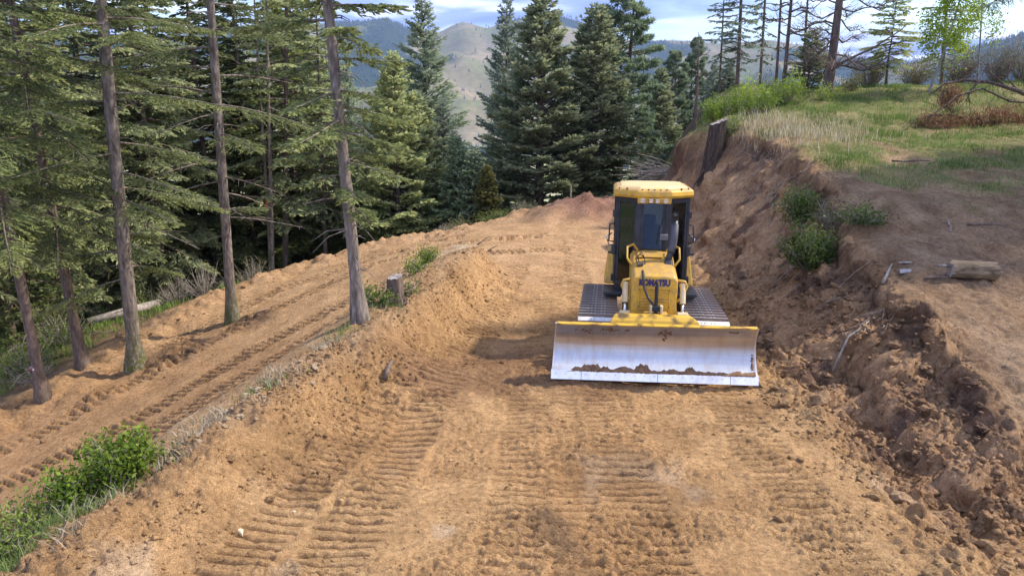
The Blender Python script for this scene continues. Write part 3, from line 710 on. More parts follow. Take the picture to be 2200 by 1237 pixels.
    tag(ho.build('vent_holes', M['rubber'], gp), kind='stuff')
    MB().tube([(.42, -.78, 2.32), (.42, -.79, 2.40), (.42, -.83, 2.46), (.42, -.89, 2.50)], [.055, .056, .058, .06], 14, cap=False).build('tail_pipe', M['rubber'], ex, smooth=True)
    tp = MB(); tp.tube([(.42, -.872, 2.487), (.42, -.874, 2.489)], .054, 14); tp.build('pipe_mouth', M['rubber'], ex)
    # box mirror beside the stack
    mi = MB(); mi.box((.235, -.42, 2.02), (.17, .10, .10)); mi.box((.235, -.36, 1.9), (.03, .03, .18)); mi.build('mirror', simple('grey_plastic', (.10, .10, .11), (.17, .17, .18), .5), t, .02)
    # handrails of yellow tube
    for sx in (-1, 1):
        u_ = MB(); u_.tube([(sx*.40, -.95, 1.55), (sx*.53, -.98, 1.72), (sx*.53, -.78, 1.88), (sx*.40, -.55, 1.90), (sx*.30, -.50, 1.78)], .022, 8); u_.build('handrail', Y, t, smooth=True)
        l_ = MB(); l_.tube([(sx*.42, -1.50, 1.46), (sx*.60, -1.52, 1.44), (sx*.64, -1.52, 1.36), (sx*.53, -1.55, 1.17), (sx*.44, -1.56, 1.10)], .022, 8); l_.build('handrail', Y, t, smooth=True)
    # hose, junction block and upright on the nose
    jb = MB(); jb.box((-.27, -1.15, 1.62), (.12, .10, .10)); jb.tube([(-.33, -1.2, 1.64), (-.21, -1.2, 1.66)], .03, 8); jb.tube([(-.25, -1.17, 1.60), (-.22, -1.25, 1.52)], .025, 8); jb.build('hose_junction', M['frame_steel'], t, .012)
    for dx, dz in ((0, 0), (.035, .03)):
        lp = MB(); lp.tube([(-.30+dx, -1.12, 1.62), (-.36+dx, -1.05, 1.72+dz), (-.28+dx, -1.0, 1.80+dz), (-.18, -1.02, 1.74), (-.17, -1.12, 1.62)], .011, 6); lp.build('hose', M['rubber'], t, smooth=True)
    hp = [Vector(p) for p in ((-.24, -1.26, 1.56), (-.23, -1.52, 1.58), (-.22, -1.72, 1.50), (-.20, -1.76, 1.36), (-.13, -1.80, 1.22), (-.05, -1.84, 1.13), (.0, -1.86, 1.07))]
    path = []
    for i in range(len(hp)-1):
        for k in range(8): path.append(hp[i].lerp(hp[i+1], k/8))
    hs = MB(); hs.tube(path, .021, 8); hs = hs.build('coiled_hose', M['rubber'], t, smooth=True)
    co = MB()
    for i, p in enumerate(path[:-1:2]):
        d = (path[min(2*i+1, len(path)-1)]-p).normalized(); co.tube([p, p+d*.014], .029, 8)
    tag(co.build('hose_spiral', simple('spiral_guard', (.05, .045, .04), (.12, .10, .08), .6), hs), kind='stuff')
    po = MB(); po.tube([(.03, -1.86, .95), (.03, -1.84, 1.42)], .036, 12); po.tube([(.03, -1.84, 1.42), (.03, -1.838, 1.49)], .022, 10); po.box((.03, -1.86, 1.05), (.15, .11, .09)); po.build('tilt_post', M['rubber'], t, .01)
    br = MB(); br.box((.03, -1.84, .92), (.46, .28, .11)); br.box((.03, -1.86, .72), (.30, .2, .32)); br = br.build('blade_bracket', Y, t, .02)
    for x in (-.07, .13):
        k = MB(); k.box((x, -1.86, 1.03), (.045, .12, .15)); k.tube([(x-.03, -1.86, 1.06), (x+.03, -1.86, 1.06)], .05, 12); k.build('clevis', M['cream'], br, .01)
    # lift cylinders either side of the nose
    for sx in (-1, 1):
        c = MB(); c.tube([(sx*.56, -1.50, 1.36), (sx*.56, -1.60, 1.08)], .058, 14); c.tube([(sx*.56, -1.48, 1.40), (sx*.56, -1.50, 1.34)], .066, 14); cy = c.build('lift_cylinder', M['cream'], t, .008, smooth=False)
        r_ = MB(); r_.tube([(sx*.56, -1.60, 1.09), (sx*.56, -1.67, .88)], .03, 12); r_.build('rod', M['chrome'], cy, smooth=True)
        k = MB(); k.tube([(sx*.56-.10, -1.67, .90), (sx*.56+.10, -1.67, .90)], .06, 12); k.tube([(sx*.56-.12, -1.67, .90), (sx*.56+.12, -1.67, .90)], .03, 10); k.build('pin', M['cream'], cy, .01)
        MB().box((sx*.50, -1.60, .46), (.14, .85, .20)).build('push_arm', Y, t, .02)
    MB().box((0, -1.96, .46), (1.05, .25, .34)).build('c_frame', Y, t, .03)
    # ---- cab
    plan = [(-.27, -.36), (.27, -.36), (.68, .02), (.68, 1.10), (.52, 1.28), (-.52, 1.28), (-.68, 1.10), (-.68, .02)]
    zf, zw, zr = .98, 1.10, 2.70
    cab = MB(); cab.prism(plan, zf-.05, zw-.01, 'z').build('cab_base', B, t, .012); cab = t.children[-1]
    cab = [c for c in t.children if c.name.startswith('cab_base')][0]
    for i, (x, y) in enumerate(plan):
        s = .075 if i not in (4, 5) else .06
        a = math.atan2(plan[(i+1) % 8][1]-plan[i-1][1], plan[(i+1) % 8][0]-plan[i-1][0])
        MB().box((x*.985, y*.985+.01, (zw+zr)/2), (s*1.5, s, zr-zw), Matrix.Rotation(a, 3, 'Z')).build('pillar', B, cab, .01)
    for i in range(8):
        a, b2 = Vector((*plan[i], 0)), Vector((*plan[(i+1) % 8], 0)); d = (b2-a); l = d.length; d.normalize(); ang = math.atan2(d.y, d.x); mid = (a+b2)/2
        rot = Matrix.Rotation(ang, 3, 'Z')
        zb = {0: 1.72, 4: 1.45, 3: 1.45, 5: 1.45}.get(i, zw+.03)
        wn = MB(); wn.box((mid.x, mid.y, (zb+zr-.09)/2), (l-.10, .010, zr-.09-zb), rot); wn.build('window', M['glass'], cab)
        rl = MB(); rl.box((mid.x, mid.y, zr-.05), (l, .06, .10), rot)
        rl.box((mid.x, mid.y, zb-.03), (l-.02, .055, .08), rot)
        # inner frame of the window, rounded look
        for e in (-1, 1): rl.box(mid+d*e*(l/2-.062)+Vector((0, 0, (zb+zr)/2)), (.07, .045, zr-zb-.1), rot)
        rl.build('window_frame', B, cab, .012)
        if i in (0,): MB().box((mid.x, mid.y, 1.37), (l-.02, .04, .54), rot).build('firewall', B, cab, .006)
        if i in (3, 4, 5): MB().box((mid.x, mid.y, 1.27), (l-.02, .04, .34), rot).build('panel', B, cab, .006)
    # interior
    se = MB(); se.box((0, .62, 1.42), (.50, .50, .16)); st = se.build('seat', M['interior'], cab, .05, seg=3)
    MB().box((0, .88, 1.78), (.46, .14, .62), Matrix.Rotation(R(-8), 3, 'X')).build('backrest', M['interior'], st, .05, seg=3)
    MB().box((0, .92, 2.17), (.27, .11, .20)).build('headrest', M['interior'], st, .045, seg=3)
    for sx in (-1, 1): MB().box((sx*.38, .55, 1.56), (.16, .6, .18)).build('console', M['interior'], cab, .03)
    for sx in (-1, 1):
        lv = MB(); lv.tube([(sx*.38, .32, 1.64), (sx*.38, .27, 1.80)], .016, 8); lv.tube([(sx*.38, .27, 1.78), (sx*.38, .265, 1.88)], .032, 10); lv.build('lever', M['interior'], cab, smooth=True)
    MB().box((0, -.20, 1.72), (.36, .14, .22)).build('dashboard', M['interior'], cab, .04)
    mn = MB(); mn.box((.22, -.1, 1.98), (.16, .05, .12)); mn.box((.22, -.1, 1.88), (.03, .03, .12)); mn.build('monitor', M['interior'], cab, .01)
    for sx in (-1, 1): MB().box((sx*.41, -.205, 1.33), (.24, .006, .20), Matrix.Rotation(sx*R(42.8), 3, 'Z')).build('sticker', M['sticker'], cab)
    wp = MB(); wp.tube([(.22, -.385, 2.50), (.10, -.388, 2.05)], .008, 6); wp.tube([(.13, -.388, 2.2), (.08, -.39, 1.85)], .012, 6); wp.build('wiper', M['rubber'], cab)
    # grab loops seen through the corner panes, and door handles
    for sx in (-1, 1):
        q = MB(); q.tube([(sx*.40, -.11, 2.10), (sx*.47, -.12, 2.11), (sx*.47, -.12, 1.86), (sx*.40, -.11, 1.85)], .012, 6); q.build('grab_handle', B, cab, smooth=True)
        q = MB(); q.tube([(sx*.70, .10, 2.18), (sx*.80, .06, 2.18), (sx*.81, .06, 1.86), (sx*.71, .10, 1.84)], .016, 7); q.build('door_handle', B, cab, smooth=True)
        q = MB(); q.tube([(sx*.75, .3, 1.98), (sx*.86, .26, 1.9), (sx*.80, .28, 1.74), (sx*.72, .3, 1.76)], .014, 6); q.build('mirror_bracket', M['chrome'], cab, smooth=True)
        q = MB(); q.tube([(sx*.70, .0, 1.62), (sx*.70, .0, 1.80)], .055, 10); q.box((sx*.76, -.02, 1.66), (.12, .05, .04)); q.build('door_latch', B, cab, .01)
        for zz in (1.18, 2.38): MB().box((sx*.72, .02, zz), (.06, .12, .12)).build('hinge', B, cab, .01)
    # ---- roof
    def oct_(w0, w1, yf, yc, yr, z): return [(-w0, yf, z), (w0, yf, z), (w1, yc, z), (w1, yr-.12, z), (w1-.12, yr, z), (-w1+.12, yr, z), (-w1, yr-.12, z), (-w1, yc, z)]
    r1 = MB(); r1.loft([oct_(.30, .735, -.50, -.12, 1.38, zr+.0), oct_(.31, .75, -.52, -.13, 1.40, zr+.05), oct_(.31, .745, -.51, -.12, 1.39, zr+.13), oct_(.28, .68, -.44, -.06, 1.33, zr+.165)])
    roof = r1.build('roof', Y, t, .025, seg=3)
    r2 = MB(); r2.loft([oct_(.27, .655, -.42, -.04, 1.31, zr+.155), oct_(.25, .60, -.36, .02, 1.26, zr+.195), oct_(.22, .52, -.26, .08, 1.16, zr+.205)]); r2.build('roof_top', M['roof'], roof, .02, seg=3)
    rb = MB()
    for k in range(5): rb.tube([(-.22+k*.11, -.47, zr+.14), (-.22+k*.11, -.475, zr+.165)], .013, 6)
    for sx in (-1, 1): rb.tube([(sx*.50, -.30, zr+.14), (sx*.50, -.30, zr+.175)], .016, 6); rb.tube([(sx*.64, -.16, zr+.13), (sx*.64, -.16, zr+.17)], .012, 6)
    rb.tube([(.42, 1.15, zr+.19), (.42, 1.15, zr+.26)], .018, 8); tag(rb.build('roof_bolts', M['frame_steel'], roof), kind='stuff')
    lb = MB(); lb.box((0, -.47, zr-.035), (.60, .10, .10)); lb = lb.build('light_bar', M['yellow_worn'], roof, .012)
    for x in (-.21, .21):
        l = MB(); l.tube([(x, -.515, zr-.035), (x, -.535, zr-.035)], .045, 14); l.build('work_light', M['lamp'], lb, .006)
    for x in (-.06, .06):
        MB().box((x, -.53, zr-.035), (.07, .02, .075)).build('work_light', M['lamp'], lb, .006)
    ba = MB()
    for z in (-.06, -.03, .0): ba.tube([(-.30, -.545, zr+z), (.30, -.545, zr+z)], .006, 6)
    for x in (-.30, -.12, .12, .30): ba.tube([(x, -.545, zr-.07), (x, -.545, zr+.01)], .006, 6)
    ba.build('light_guard', Y, lb)
    # visor band with small pale name plates
    for sx in (-1, 1):
        MB().box((sx*.475, -.185, zr-.055), (.5, .05, .085), Matrix.Rotation(sx*R(42.8), 3, 'Z')).build('visor', B, roof, .01)
    # ---- fenders, tank and rear body
    for sx in (-1, 1):
        f = MB(); f.loft([[(sx*.60, .25, 1.0), (sx*.84, .30, 1.0), (sx*.84, 1.35, 1.0), (sx*.60, 1.4, 1.0)], [(sx*.60, .35, 1.62), (sx*.76, .42, 1.60), (sx*.76, 1.35, 1.60), (sx*.60, 1.4, 1.62)]]); f.build('rear_fender', Y, t, .03)
        s_ = MB(); s_.box((sx*.62, -.05, .955), (.44, .66, .05)); s_.box((sx*.66, .0, .90), (.30, .5, .07)); s_.build('step', B, t, .015)
    tk = MB(); tk.loft([[(-.62, 1.30, .70), (.62, 1.30, .70), (.62, 1.75, .75), (-.62, 1.75, .75)], [(-.62, 1.30, 1.52), (.62, 1.30, 1.52), (.60, 1.62, 1.46), (-.60, 1.62, 1.46)]]); tk.build('fuel_tank', Y, t, .04)
    # ---- blade
    prof = [(-2.37, .115), (-2.30, .21), (-2.245, .33), (-2.215, .46), (-2.21, .60), (-2.25, .74), (-2.335, .86), (-2.43, .955)]
    def fine(P, n=5):
        out = []
        for i in range(len(P)-1):
            p0, p1, p2, p3 = (np.array(P[max(0, min(len(P)-1, i+j))]) for j in (-1, 0, 1, 2))
            for k in range(n):
                s = k/n; out.append(tuple(.5*((2*p1)+(-p0+p2)*s+(2*p0-5*p1+4*p2-p3)*s*s+(-p0+3*p1-3*p2+p3)*s**3)))
        return out+[P[-1]]
    pf = fine(prof)
    def wid(z): return 1.615 - .055*(z/.955)
    bl = MB(); nx = 24; rings = []
    front = []
    for (y, z) in pf: front.append([(wid(z)*(2*i/nx-1), y, z) for i in range(nx+1)])
    back = [[(x, y+.035, z-.004) for (x, y, z) in row] for row in front]
    loop = front+back[::-1]
    V = [p for r_ in loop for p in r_]; Fq = []; w = nx+1; nl = len(loop)
    for j in range(nl):
        for i in range(nx): Fq.append((j*w+i, j*w+i+1, ((j+1) % nl)*w+i+1, ((j+1) % nl)*w+i))
    nf = len(front)
    for i in (0, nx):
        for j in range(nf-1): Fq.append((j*w+i, (j+1)*w+i, (nl-2-j)*w+i, (nl-1-j)*w+i))
    bl.add(V, Fq); bo_ = bl.build('blade', M['blade'], t, smooth=True)
    md = bo_.modifiers.new('edges', 'EDGE_SPLIT'); md.split_angle = R(40)
    # end plates and back ribs
    for sx in (-1, 1):
        e = MB(); e.loft([[(sx*(wid(z)+.001), y-.012, z) for (y, z) in pf]+[(sx*(wid(.9)+.001), -2.24, .93), (sx*(wid(.1)+.001), -2.19, .10)], [(sx*(wid(z)+.026), y-.012, z) for (y, z) in pf]+[(sx*(wid(.9)+.026), -2.24, .93), (sx*(wid(.1)+.026), -2.19, .10)]]); e.build('end_plate', M['shoe'], bo_)
        MB().box((sx*.6, -2.05, .5), (.12, .20, .5)).build('blade_rib', Y, bo_, .02)
    MB().box((0, -2.07, .5), (2.7, .10, .14)).build('blade_beam', Y, bo_, .02)
    tl = MB(); tl.prism([(-2.452, .945), (-2.375, .962), (-2.375, .982), (-2.457, .966)], -1.565, 1.565); tl.build('top_edge', M['yellow_worn'], bo_, .004)
    # cutting edge in sections with plough bolts
    for x0, x1 in ((-1.645, -1.16), (-1.155, .06), (.065, 1.20), (1.205, 1.645)):
        ce = MB(); ce.prism([(-2.452, .0), (-2.425, .0), (-2.345, .135), (-2.374, .146)], x0, x1); c_ = ce.build('cutting_edge', M['edge'], bo_, .003)
        x = x0+.08
        while x < x1-.04:
            b_ = MB(); b_.tube([(x, -2.402, .085), (x, -2.412, .081)], .010, 8); b_.build('plough_bolt', M['shoe'], c_); x += .155
    # yellow spill guard standing behind the blade's top edge
    sg = MB(); sg.loft([[(-.74, -2.29, .93), (.72, -2.29, .93), (.72, -2.26, .93), (-.74, -2.26, .93)], [(-.70, -2.26, 1.0), (.68, -2.26, 1.0), (.68, -2.23, 1.0), (-.70, -2.23, 1.0)], [(-.66, -2.21, 1.065), (.60, -2.21, 1.055), (.60, -2.18, 1.045), (-.66, -2.18, 1.055)], [(-.62, -2.10, 1.085), (.56, -2.10, 1.07), (.56, -2.08, 1.055), (-.62, -2.08, 1.07)]])
    sg.build('spill_guard', M['yellow_worn'], bo_, .01)
    # earth caked along the cutting edge
    rng = np.random.RandomState(3); mu = MB(); n = 150; xs = np.linspace(-1.40, 1.60, n)
    hh = .035+.05*np.maximum(0, fbm(xs*2.2, xs*0, 3, 3))+.025*np.abs(fbm(xs*9, xs*0+4, 3, 8))
    for c_, w_, a_ in ((-1.0, .13, .06), (-.78, .05, .035), (-.18, .10, .075), (.58, .07, .04), (.28, .05, .03), (1.32, .06, .03)): hh += a_*sstep(w_*1.25, w_*.8, np.abs(xs-c_))*(.8+.5*rng.rand(n))
    hh *= sstep(-1.42, -1.2, xs)
    PY = np.interp
    yz = np.array(pf); rows = 6
    V = []
    for j in range(rows+1):
        for i in range(n):
            zz = .118+hh[i]*j/rows; yy = np.interp(zz, yz[:, 1], yz[:, 0]); th = .035*math.sin(math.pi*(j/rows*.9+.1))*(.6+hh[i]*5)+.012*rng.rand() if j < rows else -.004
            V.append((xs[i], yy-th, zz))
    mu.add(V, [(j*n+i, j*n+i+1, (j+1)*n+i+1, (j+1)*n+i) for j in range(rows) for i in range(n-1)])
    mu.build('caked_soil', M['dirt'], bo_, smooth=True)
    # soil stuck higher on the mouldboard
    sp = MB()
    for (cx, cz, sx_, sz_, k) in ((.13, .80, .13, .06, 26), (.16, .70, .03, .06, 7), (-.65, .84, .30, .035, 22), (-1.15, .82, .22, .05, 12), (1.2, .86, .12, .03, 8), (1.585, .30, .015, .12, 26)):
        for _ in range(k):
            x = cx+rng.normal()*sx_*.5; z = min(.93, cz+rng.normal()*sz_*.5); y = np.interp(z, yz[:, 1], yz[:, 0]); r_ = .010+.020*rng.rand()
            x = max(-1.56, min(1.56, x))
            m_ = [(x+r_*math.cos(a)*rng.uniform(.6, 1.3), y-.003, z+r_*math.sin(a)*rng.uniform(.5, 1.1)) for a in np.linspace(0, 2*math.pi, 7)[:-1]]
            sp.add(m_+[(x, y-.012-.3*r_, z)], [(i, (i+1) % 6, 6) for i in range(6)])
    tag(sp.build('soil_splash', M['dirt'], bo_), kind='stuff')
    # narrower nose and cab, slightly lower blade
    nose = ('hood', 'grille', 'lettering', 'access', 'exhaust', 'heat', 'vent', 'tail_pipe', 'pipe_', 'mirror', 'handrail', 'hose', 'coiled', 'tilt', 'blade_bracket', 'clevis', 'lift', 'rod', 'pin', 'push')
    cabn = ('cab', 'pillar', 'window', 'firewall', 'panel', 'seat', 'backrest', 'headrest', 'console', 'lever', 'dashboard', 'monitor', 'sticker', 'wiper', 'grab', 'door', 'hinge', 'roof', 'light', 'work', 'visor')
    def walk(o):
        yield o
        for c in o.children: yield from walk(c)
    done = set()
    for o in walk(t):
        if o.type != 'MESH' or o.data in done: continue
        nm = o.name.split('.')[0]; done.add(o.data)
        if nm == 'mirror_bracket': k = .95
        elif any(nm.startswith(q) for q in nose): k = .84
        elif any(nm.startswith(q) for q in cabn): k = .95
        else: continue
        o.data.transform(Matrix.Scale(k, 4, (1, 0, 0)))
    bo_.scale = (.985, 1, .945)
    a_ = -R(2.6); c0_ = Vector((0, -2.3, 0)); bo_.rotation_euler = (0, 0, a_*-1); bo_.location = c0_-Matrix.Rotation(-a_, 3, 'Z') @ c0_
    return t
_bl = at_z(1403, 822, 0.0); YAW = R(7.5)
_c = (_bl[0]+2.39*math.sin(YAW), _bl[1]+2.39*math.cos(YAW))
DOZER = build_dozer((_c[0], _c[1], .03-2.39*math.tan(R(3.0))), YAW)
DOZER.rotation_euler = (R(-3.0), 0, -YAW)     # nose up: the road falls away behind it

# ------------------------------------------------------------------ vegetation generators
def leaves_mesh(name, C, A, Wd, var, mat):
    """rhombic leaves: centres C, half axes A (along) and Wd (across)"""
    n = len(C); V = np.empty((n, 4, 3), np.float32)
    V[:, 0] = C-A; V[:, 1] = C+Wd; V[:, 2] = C+A; V[:, 3] = C-Wd
    me = mesh_arrays(name, V.reshape(-1, 3), np.arange(n*4).reshape(-1, 4))
    at = me.attributes.new('var', 'FLOAT', 'POINT'); at.data.foreach_set('value', np.repeat(np.clip(var, 0, 1), 4).astype(np.float32))
    me.materials.append(mat); return me
def unit(a): return a/np.maximum(1e-9, np.linalg.norm(a, axis=-1, keepdims=True))
def leaf_axes(rng, D, l, w, upj=.5):
    """half axes for leaves pointing along D, facing roughly up"""
    up = np.array([0, 0, 1.0])+rng.normal(size=D.shape)*upj; s = unit(np.cross(D, up))
    return D*l[:, None]/2, s*w[:, None]/2

def conifer(seed, H, hb, Rr, nb, up=(28, -14), droop=.16, dens=1.0, leaf=(.17, .04), prof=.8, bare=.18, lean=(0, 0), pine=False, dead=0.0, low_sparse=0.0, ragged=.35, limb=.02, face=1.4, lift=0.0):
    rng = np.random.RandomState(seed); C, D, S, VA = [], [], [], []; limbs = MB()
    for i in range(nb):
        t = (i+rng.rand())/nb
        if low_sparse and rng.rand() < low_sparse*(1-t)**1.5: continue
        h = hb+t*(H-hb); L = Rr*((1-t)**prof)*min(1, .5+2.2*t)*rng.uniform(1-ragged, 1+ragged)+.12
        az = i*2.39996+rng.normal()*.5; el = R(up[1]+(up[0]-up[1])*t+rng.normal()*7)
        s = np.linspace(0, 1, 9); d = np.array([math.cos(az), math.sin(az), 0.0]); perp = np.array([-d[1], d[0], 0.0])
        bend = rng.normal()*.10
        P = d[None]*(L*s*math.cos(el))[:, None]+perp[None]*(bend*L*s**2)[:, None]
        P[:, 2] = L*(s*math.sin(el)-droop*s**2+.05*s**4); P += np.array([lean[0]*h, lean[1]*h, h])
        if L > .5 and limb: limbs.tube(P[::2], [limb*L**.7*(1-.85*q)+.004 for q in s[::2]], 4, cap=False)
        if rng.rand() < dead*(1-t):                       # a dead limb: bare twigs only
            for _ in range(int(L*4)):
                q = rng.uniform(.25, .95); b = np.array([np.interp(q, s, P[:, k]) for k in range(3)]); dr = d*.6+perp*rng.choice([-1, 1])*.8; e = b+dr*L*(1-q)*.5; e[2] -= .08
                limbs.tube([b, (b+e)/2+[0, 0, .02], e], [.008, .006, .003], 3, cap=False)
            continue
        T = np.gradient(P, axis=0); T = unit(T)
        n = max(3, int(L/.105*2*dens)); st = bare+(1-bare)*rng.rand(n)**.75
        B = np.stack([np.interp(st, s, P[:, k]) for k in range(3)], 1); TT = unit(np.stack([np.interp(st, s, T[:, k]) for k in range(3)], 1))
        side = rng.choice([-1, 1], n); ph = np.radians(rng.normal(52, 13, n))
        tl = .10+.40*L*(1-st)**.8*np.minimum(1, st/.3)*rng.uniform(.6, 1.25, n)
        dr = TT*np.cos(ph)[:, None]+perp[None]*(side*np.sin(ph))[:, None]; dr[:, 2] -= rng.uniform(.0, .35, n); dr = unit(dr)
        if pine:
            k = 15; m = st > .45; Bt = (B+dr*tl[:, None]*.8)[m]
            q = np.repeat(Bt, k, 0); dd = unit(np.repeat(dr[m], k, 0)*.55+rng.normal(size=q.shape)*.75+np.array([0, 0, .25]))
            ll = rng.uniform(.75, 1.2, len(q))*leaf[0]
            C.append(q+dd*ll[:, None]/2); D.append(dd); S.append(ll); VA.append(.35*rng.rand(len(q))+.35*np.repeat(rng.rand(m.sum()), k)+.3*t)
        else:
            m = np.maximum(1, np.ceil(tl/(leaf[0]*.42)).astype(int)); idx = np.repeat(np.arange(n), m)
            kk = np.concatenate([np.arange(q) for q in m]); f = (kk+rng.rand(len(kk)))/m[idx]
            c = B[idx]+dr[idx]*(tl[idx]*f)[:, None]; c[:, 2] -= .10*(tl[idx]*f)**1.5
            alt = np.where(kk % 2 == 0, 1, -1)*np.radians(rng.normal(32, 14, len(kk))); sd = unit(np.cross(dr[idx], np.array([0, 0, 1.0])[None]))
            dd = dr[idx]*np.cos(alt)[:, None]+sd*np.sin(alt)[:, None]; dd[:, 2] += rng.normal(size=len(kk))*.25-.08+lift*rng.rand(len(kk)); dd = unit(dd)
            ll = leaf[0]*rng.uniform(.6, 1.25, len(kk))
            C.append(c+dd*ll[:, None]*.3); D.append(dd); S.append(ll); VA.append(.12+.45*rng.rand(len(kk))+.38*f*st[idx]+.2*rng.rand())
    C = np.concatenate(C); D = np.concatenate(D); S = np.concatenate(S); VA = np.concatenate(VA)
    A, Wd = leaf_axes(rng, D, S, np.full(len(S), leaf[1])*rng.uniform(.7, 1.3, len(S)), face)
    return C, A, Wd, VA, limbs
def trunk_into(mb, H, r0, lean=(0, 0), seed=0, n=12, flare=1.35, top=.06, curve=0.0, seg=.7):
    rng = np.random.RandomState(seed); k = max(6, int(H/seg)); P, rad = [], []
    wx, wy = rng.normal(size=2)*.03
    for i in range(k+1):
        h = H*i/k; f = i/k; w = math.sin(f*5+seed)*.10
        P.append((lean[0]*h+wx*w*10+curve*h*h, lean[1]*h+wy*w*10, h)); rad.append(max(.012, r0*((1-f)**.8*(1-top)+top)*(1+(flare-1)*math.exp(-h/.25)+.04*rng.normal())))
    P.insert(0, (0, 0, -.5)); rad.insert(0, r0*flare*1.15)
    mb.tube(P, rad, n); return mb
def make_tree(name, loc, label, crown, trunk_r, H, leafm, bark, group=None, lean=(0, 0), seed=0, rz=0.0, flare=1.35, curve=0.0, n=10, stubs=0):
    t = empty(name, loc, rz, label, 'tree', group); C, A, Wd, VA, limbs = crown
    tm = MB(); tm.v, tm.f = limbs.v[:], limbs.f[:]; trunk_into(tm, H, trunk_r, lean, seed, n, flare, curve=curve)
    rs = np.random.RandomState(seed+900)
    for _ in range(stubs):                                # snapped-off dead twigs along the bole
        h = rs.uniform(.7, 10); a = rs.uniform(0, 6.28); L_ = rs.uniform(.12, .75); o = np.array([lean[0]*h, lean[1]*h, h]); d = np.array([math.cos(a), math.sin(a), rs.uniform(-.35, .1)])
        tm.tube([o, o+d*L_*.6, o+d*L_+[0, 0, -.22*L_]], [.014, .009, .004], 4, cap=False)
    tr = tm.build('trunk', bark, t, smooth=True)
    link('crown', leaves_mesh('crown', C, A, Wd, VA, leafm), leafm, t); return t
def copy_tree(src, loc, rz, sc, label, group=None):
    t = src.copy(); COL.objects.link(t); t.location = loc; t.rotation_euler = (0, 0, rz); t.scale = sc if hasattr(sc, '__len__') else (sc,)*3
    t['label'] = label
    if group: t['group'] = group
    elif 'group' in t.keys(): del t['group']
    for ch in src.children:
        c = ch.copy(); COL.objects.link(c); c.parent = t
    return t

def bare_tree(seed, H, hb, nb, Lr, el=(5, -25), r0=.03, sub=9, curl=.5, twig=.5):
    """limbs of a leafless tree, with side twigs"""
    rng = np.random.RandomState(seed); mb = MB()
    for i in range(nb):
        t = (i+rng.rand())/nb; h = hb+t*(H-hb); L = Lr*(1-.65*t)*rng.uniform(.55, 1.25); az = i*2.4+rng.normal()*.6; e = R(el[1]+(el[0]-el[1])*t+rng.normal()*10)
        d = np.array([math.cos(az), math.sin(az), 0]); pp = np.array([-d[1], d[0], 0]); s = np.linspace(0, 1, 7); w = rng.normal()*.2
        P = d*(L*s*math.cos(e))[:, None]+pp*(w*L*s**2)[:, None]; P[:, 2] += h+L*(math.sin(e)*s+curl*s**2.2*.55)+.06*L*np.sin(s*9+i)
        mb.tube(P, [r0*L**.6*(1-.8*q)+.004 for q in s], 5, cap=False)
        for k in range(int(sub*L/1.5)):
            q = rng.uniform(.2, .98); b = np.array([np.interp(q, s, P[:, j]) for j in range(3)]); l = twig*L*rng.uniform(.25, .9)*(1-.5*q); sgn = rng.choice([-1, 1])
            dr = unit(d*rng.uniform(.3, .9)+pp*sgn*rng.uniform(.3, 1)+np.array([0, 0, rng.uniform(-.2, .6)])); m1 = b+dr*l*.5+[0, 0, .03*l]; m2 = b+dr*l+np.array([0, 0, .22*l])
            mb.tube([b, m1, m2], [.010, .008, .004], 3, cap=False)
            for _ in range(2):
                b2 = b+(m2-b)*rng.uniform(.3, .9); d2 = unit(dr+rng.normal(size=3)*.7); mb.tube([b2, b2+d2*l*.4], [.006, .003], 3, cap=False)
    return mb

def shrub_parts(seed, H, Rr, stems, leaves_n, leaf=(.07, .035), up=.6, low=.25, clump=.10):
    rng = np.random.RandomState(seed); mb = MB(); tips = []
    for i in range(stems):
        az = rng.uniform(0, 2*math.pi); r = Rr*math.sqrt(rng.rand()); h = H*rng.uniform(.55, 1.05)*(1-.35*(r/Rr)**2)
        P = [(.12*r*math.cos(az), .12*r*math.sin(az), -.05), (.55*r*math.cos(az)+rng.normal()*.04, .55*r*math.sin(az)+rng.normal()*.04, .45*h), (r*math.cos(az), r*math.sin(az), h)]
        mb.tube(P, [.014*H**.5, .009*H**.5, .003], 4, cap=False)
        for q in np.linspace(low, 1, 9): tips.append(np.array([np.interp(q, [0, .5, 1], [p[k] for p in P]) for k in range(3)]))
        for _ in range(3):
            q = rng.uniform(.35, .9); b = np.array([np.interp(q, [0, .5, 1], [p[k] for p in P]) for k in range(3)]); e = b+unit(rng.normal(size=3)+[0, 0, .5])*H*.22; mb.tube([b, e], [.006, .003], 3, cap=False)
            for z in (.4, .7, 1): tips.append(b+(e-b)*z)
    tips = np.array(tips); idx = rng.randint(len(tips), size=leaves_n)
    C = tips[idx]+rng.normal(size=(leaves_n, 3))*clump; C[:, 2] = np.maximum(C[:, 2], .02); D = unit(rng.normal(size=(leaves_n, 3))+np.array([0, 0, up]))
    l = leaf[0]*rng.uniform(.6, 1.3, leaves_n); A, Wd = leaf_axes(rng, D, l, leaf[1]*rng.uniform(.7, 1.3, leaves_n), .9)
    return C, A, Wd, .6*rng.rand(leaves_n)+.4*np.clip(C[:, 2]/H, 0, 1), mb
def make_shrub(loc, label, seed, H, Rr, stems, n, mat, leaf=(.07, .035), bark='deadwood', name='shrub', cat='shrub', group=None, low=.25, clump=.10):
    t = empty(name, loc, 0, label, cat, group); C, A, Wd, VA, mb = shrub_parts(seed, H, Rr, stems, n, leaf, low=low, clump=clump)
    mb.build('stems', M[bark], t, smooth=True)
    if n: link('foliage', leaves_mesh('foliage', C, A, Wd, VA, M[mat]), M[mat], t)
    return t

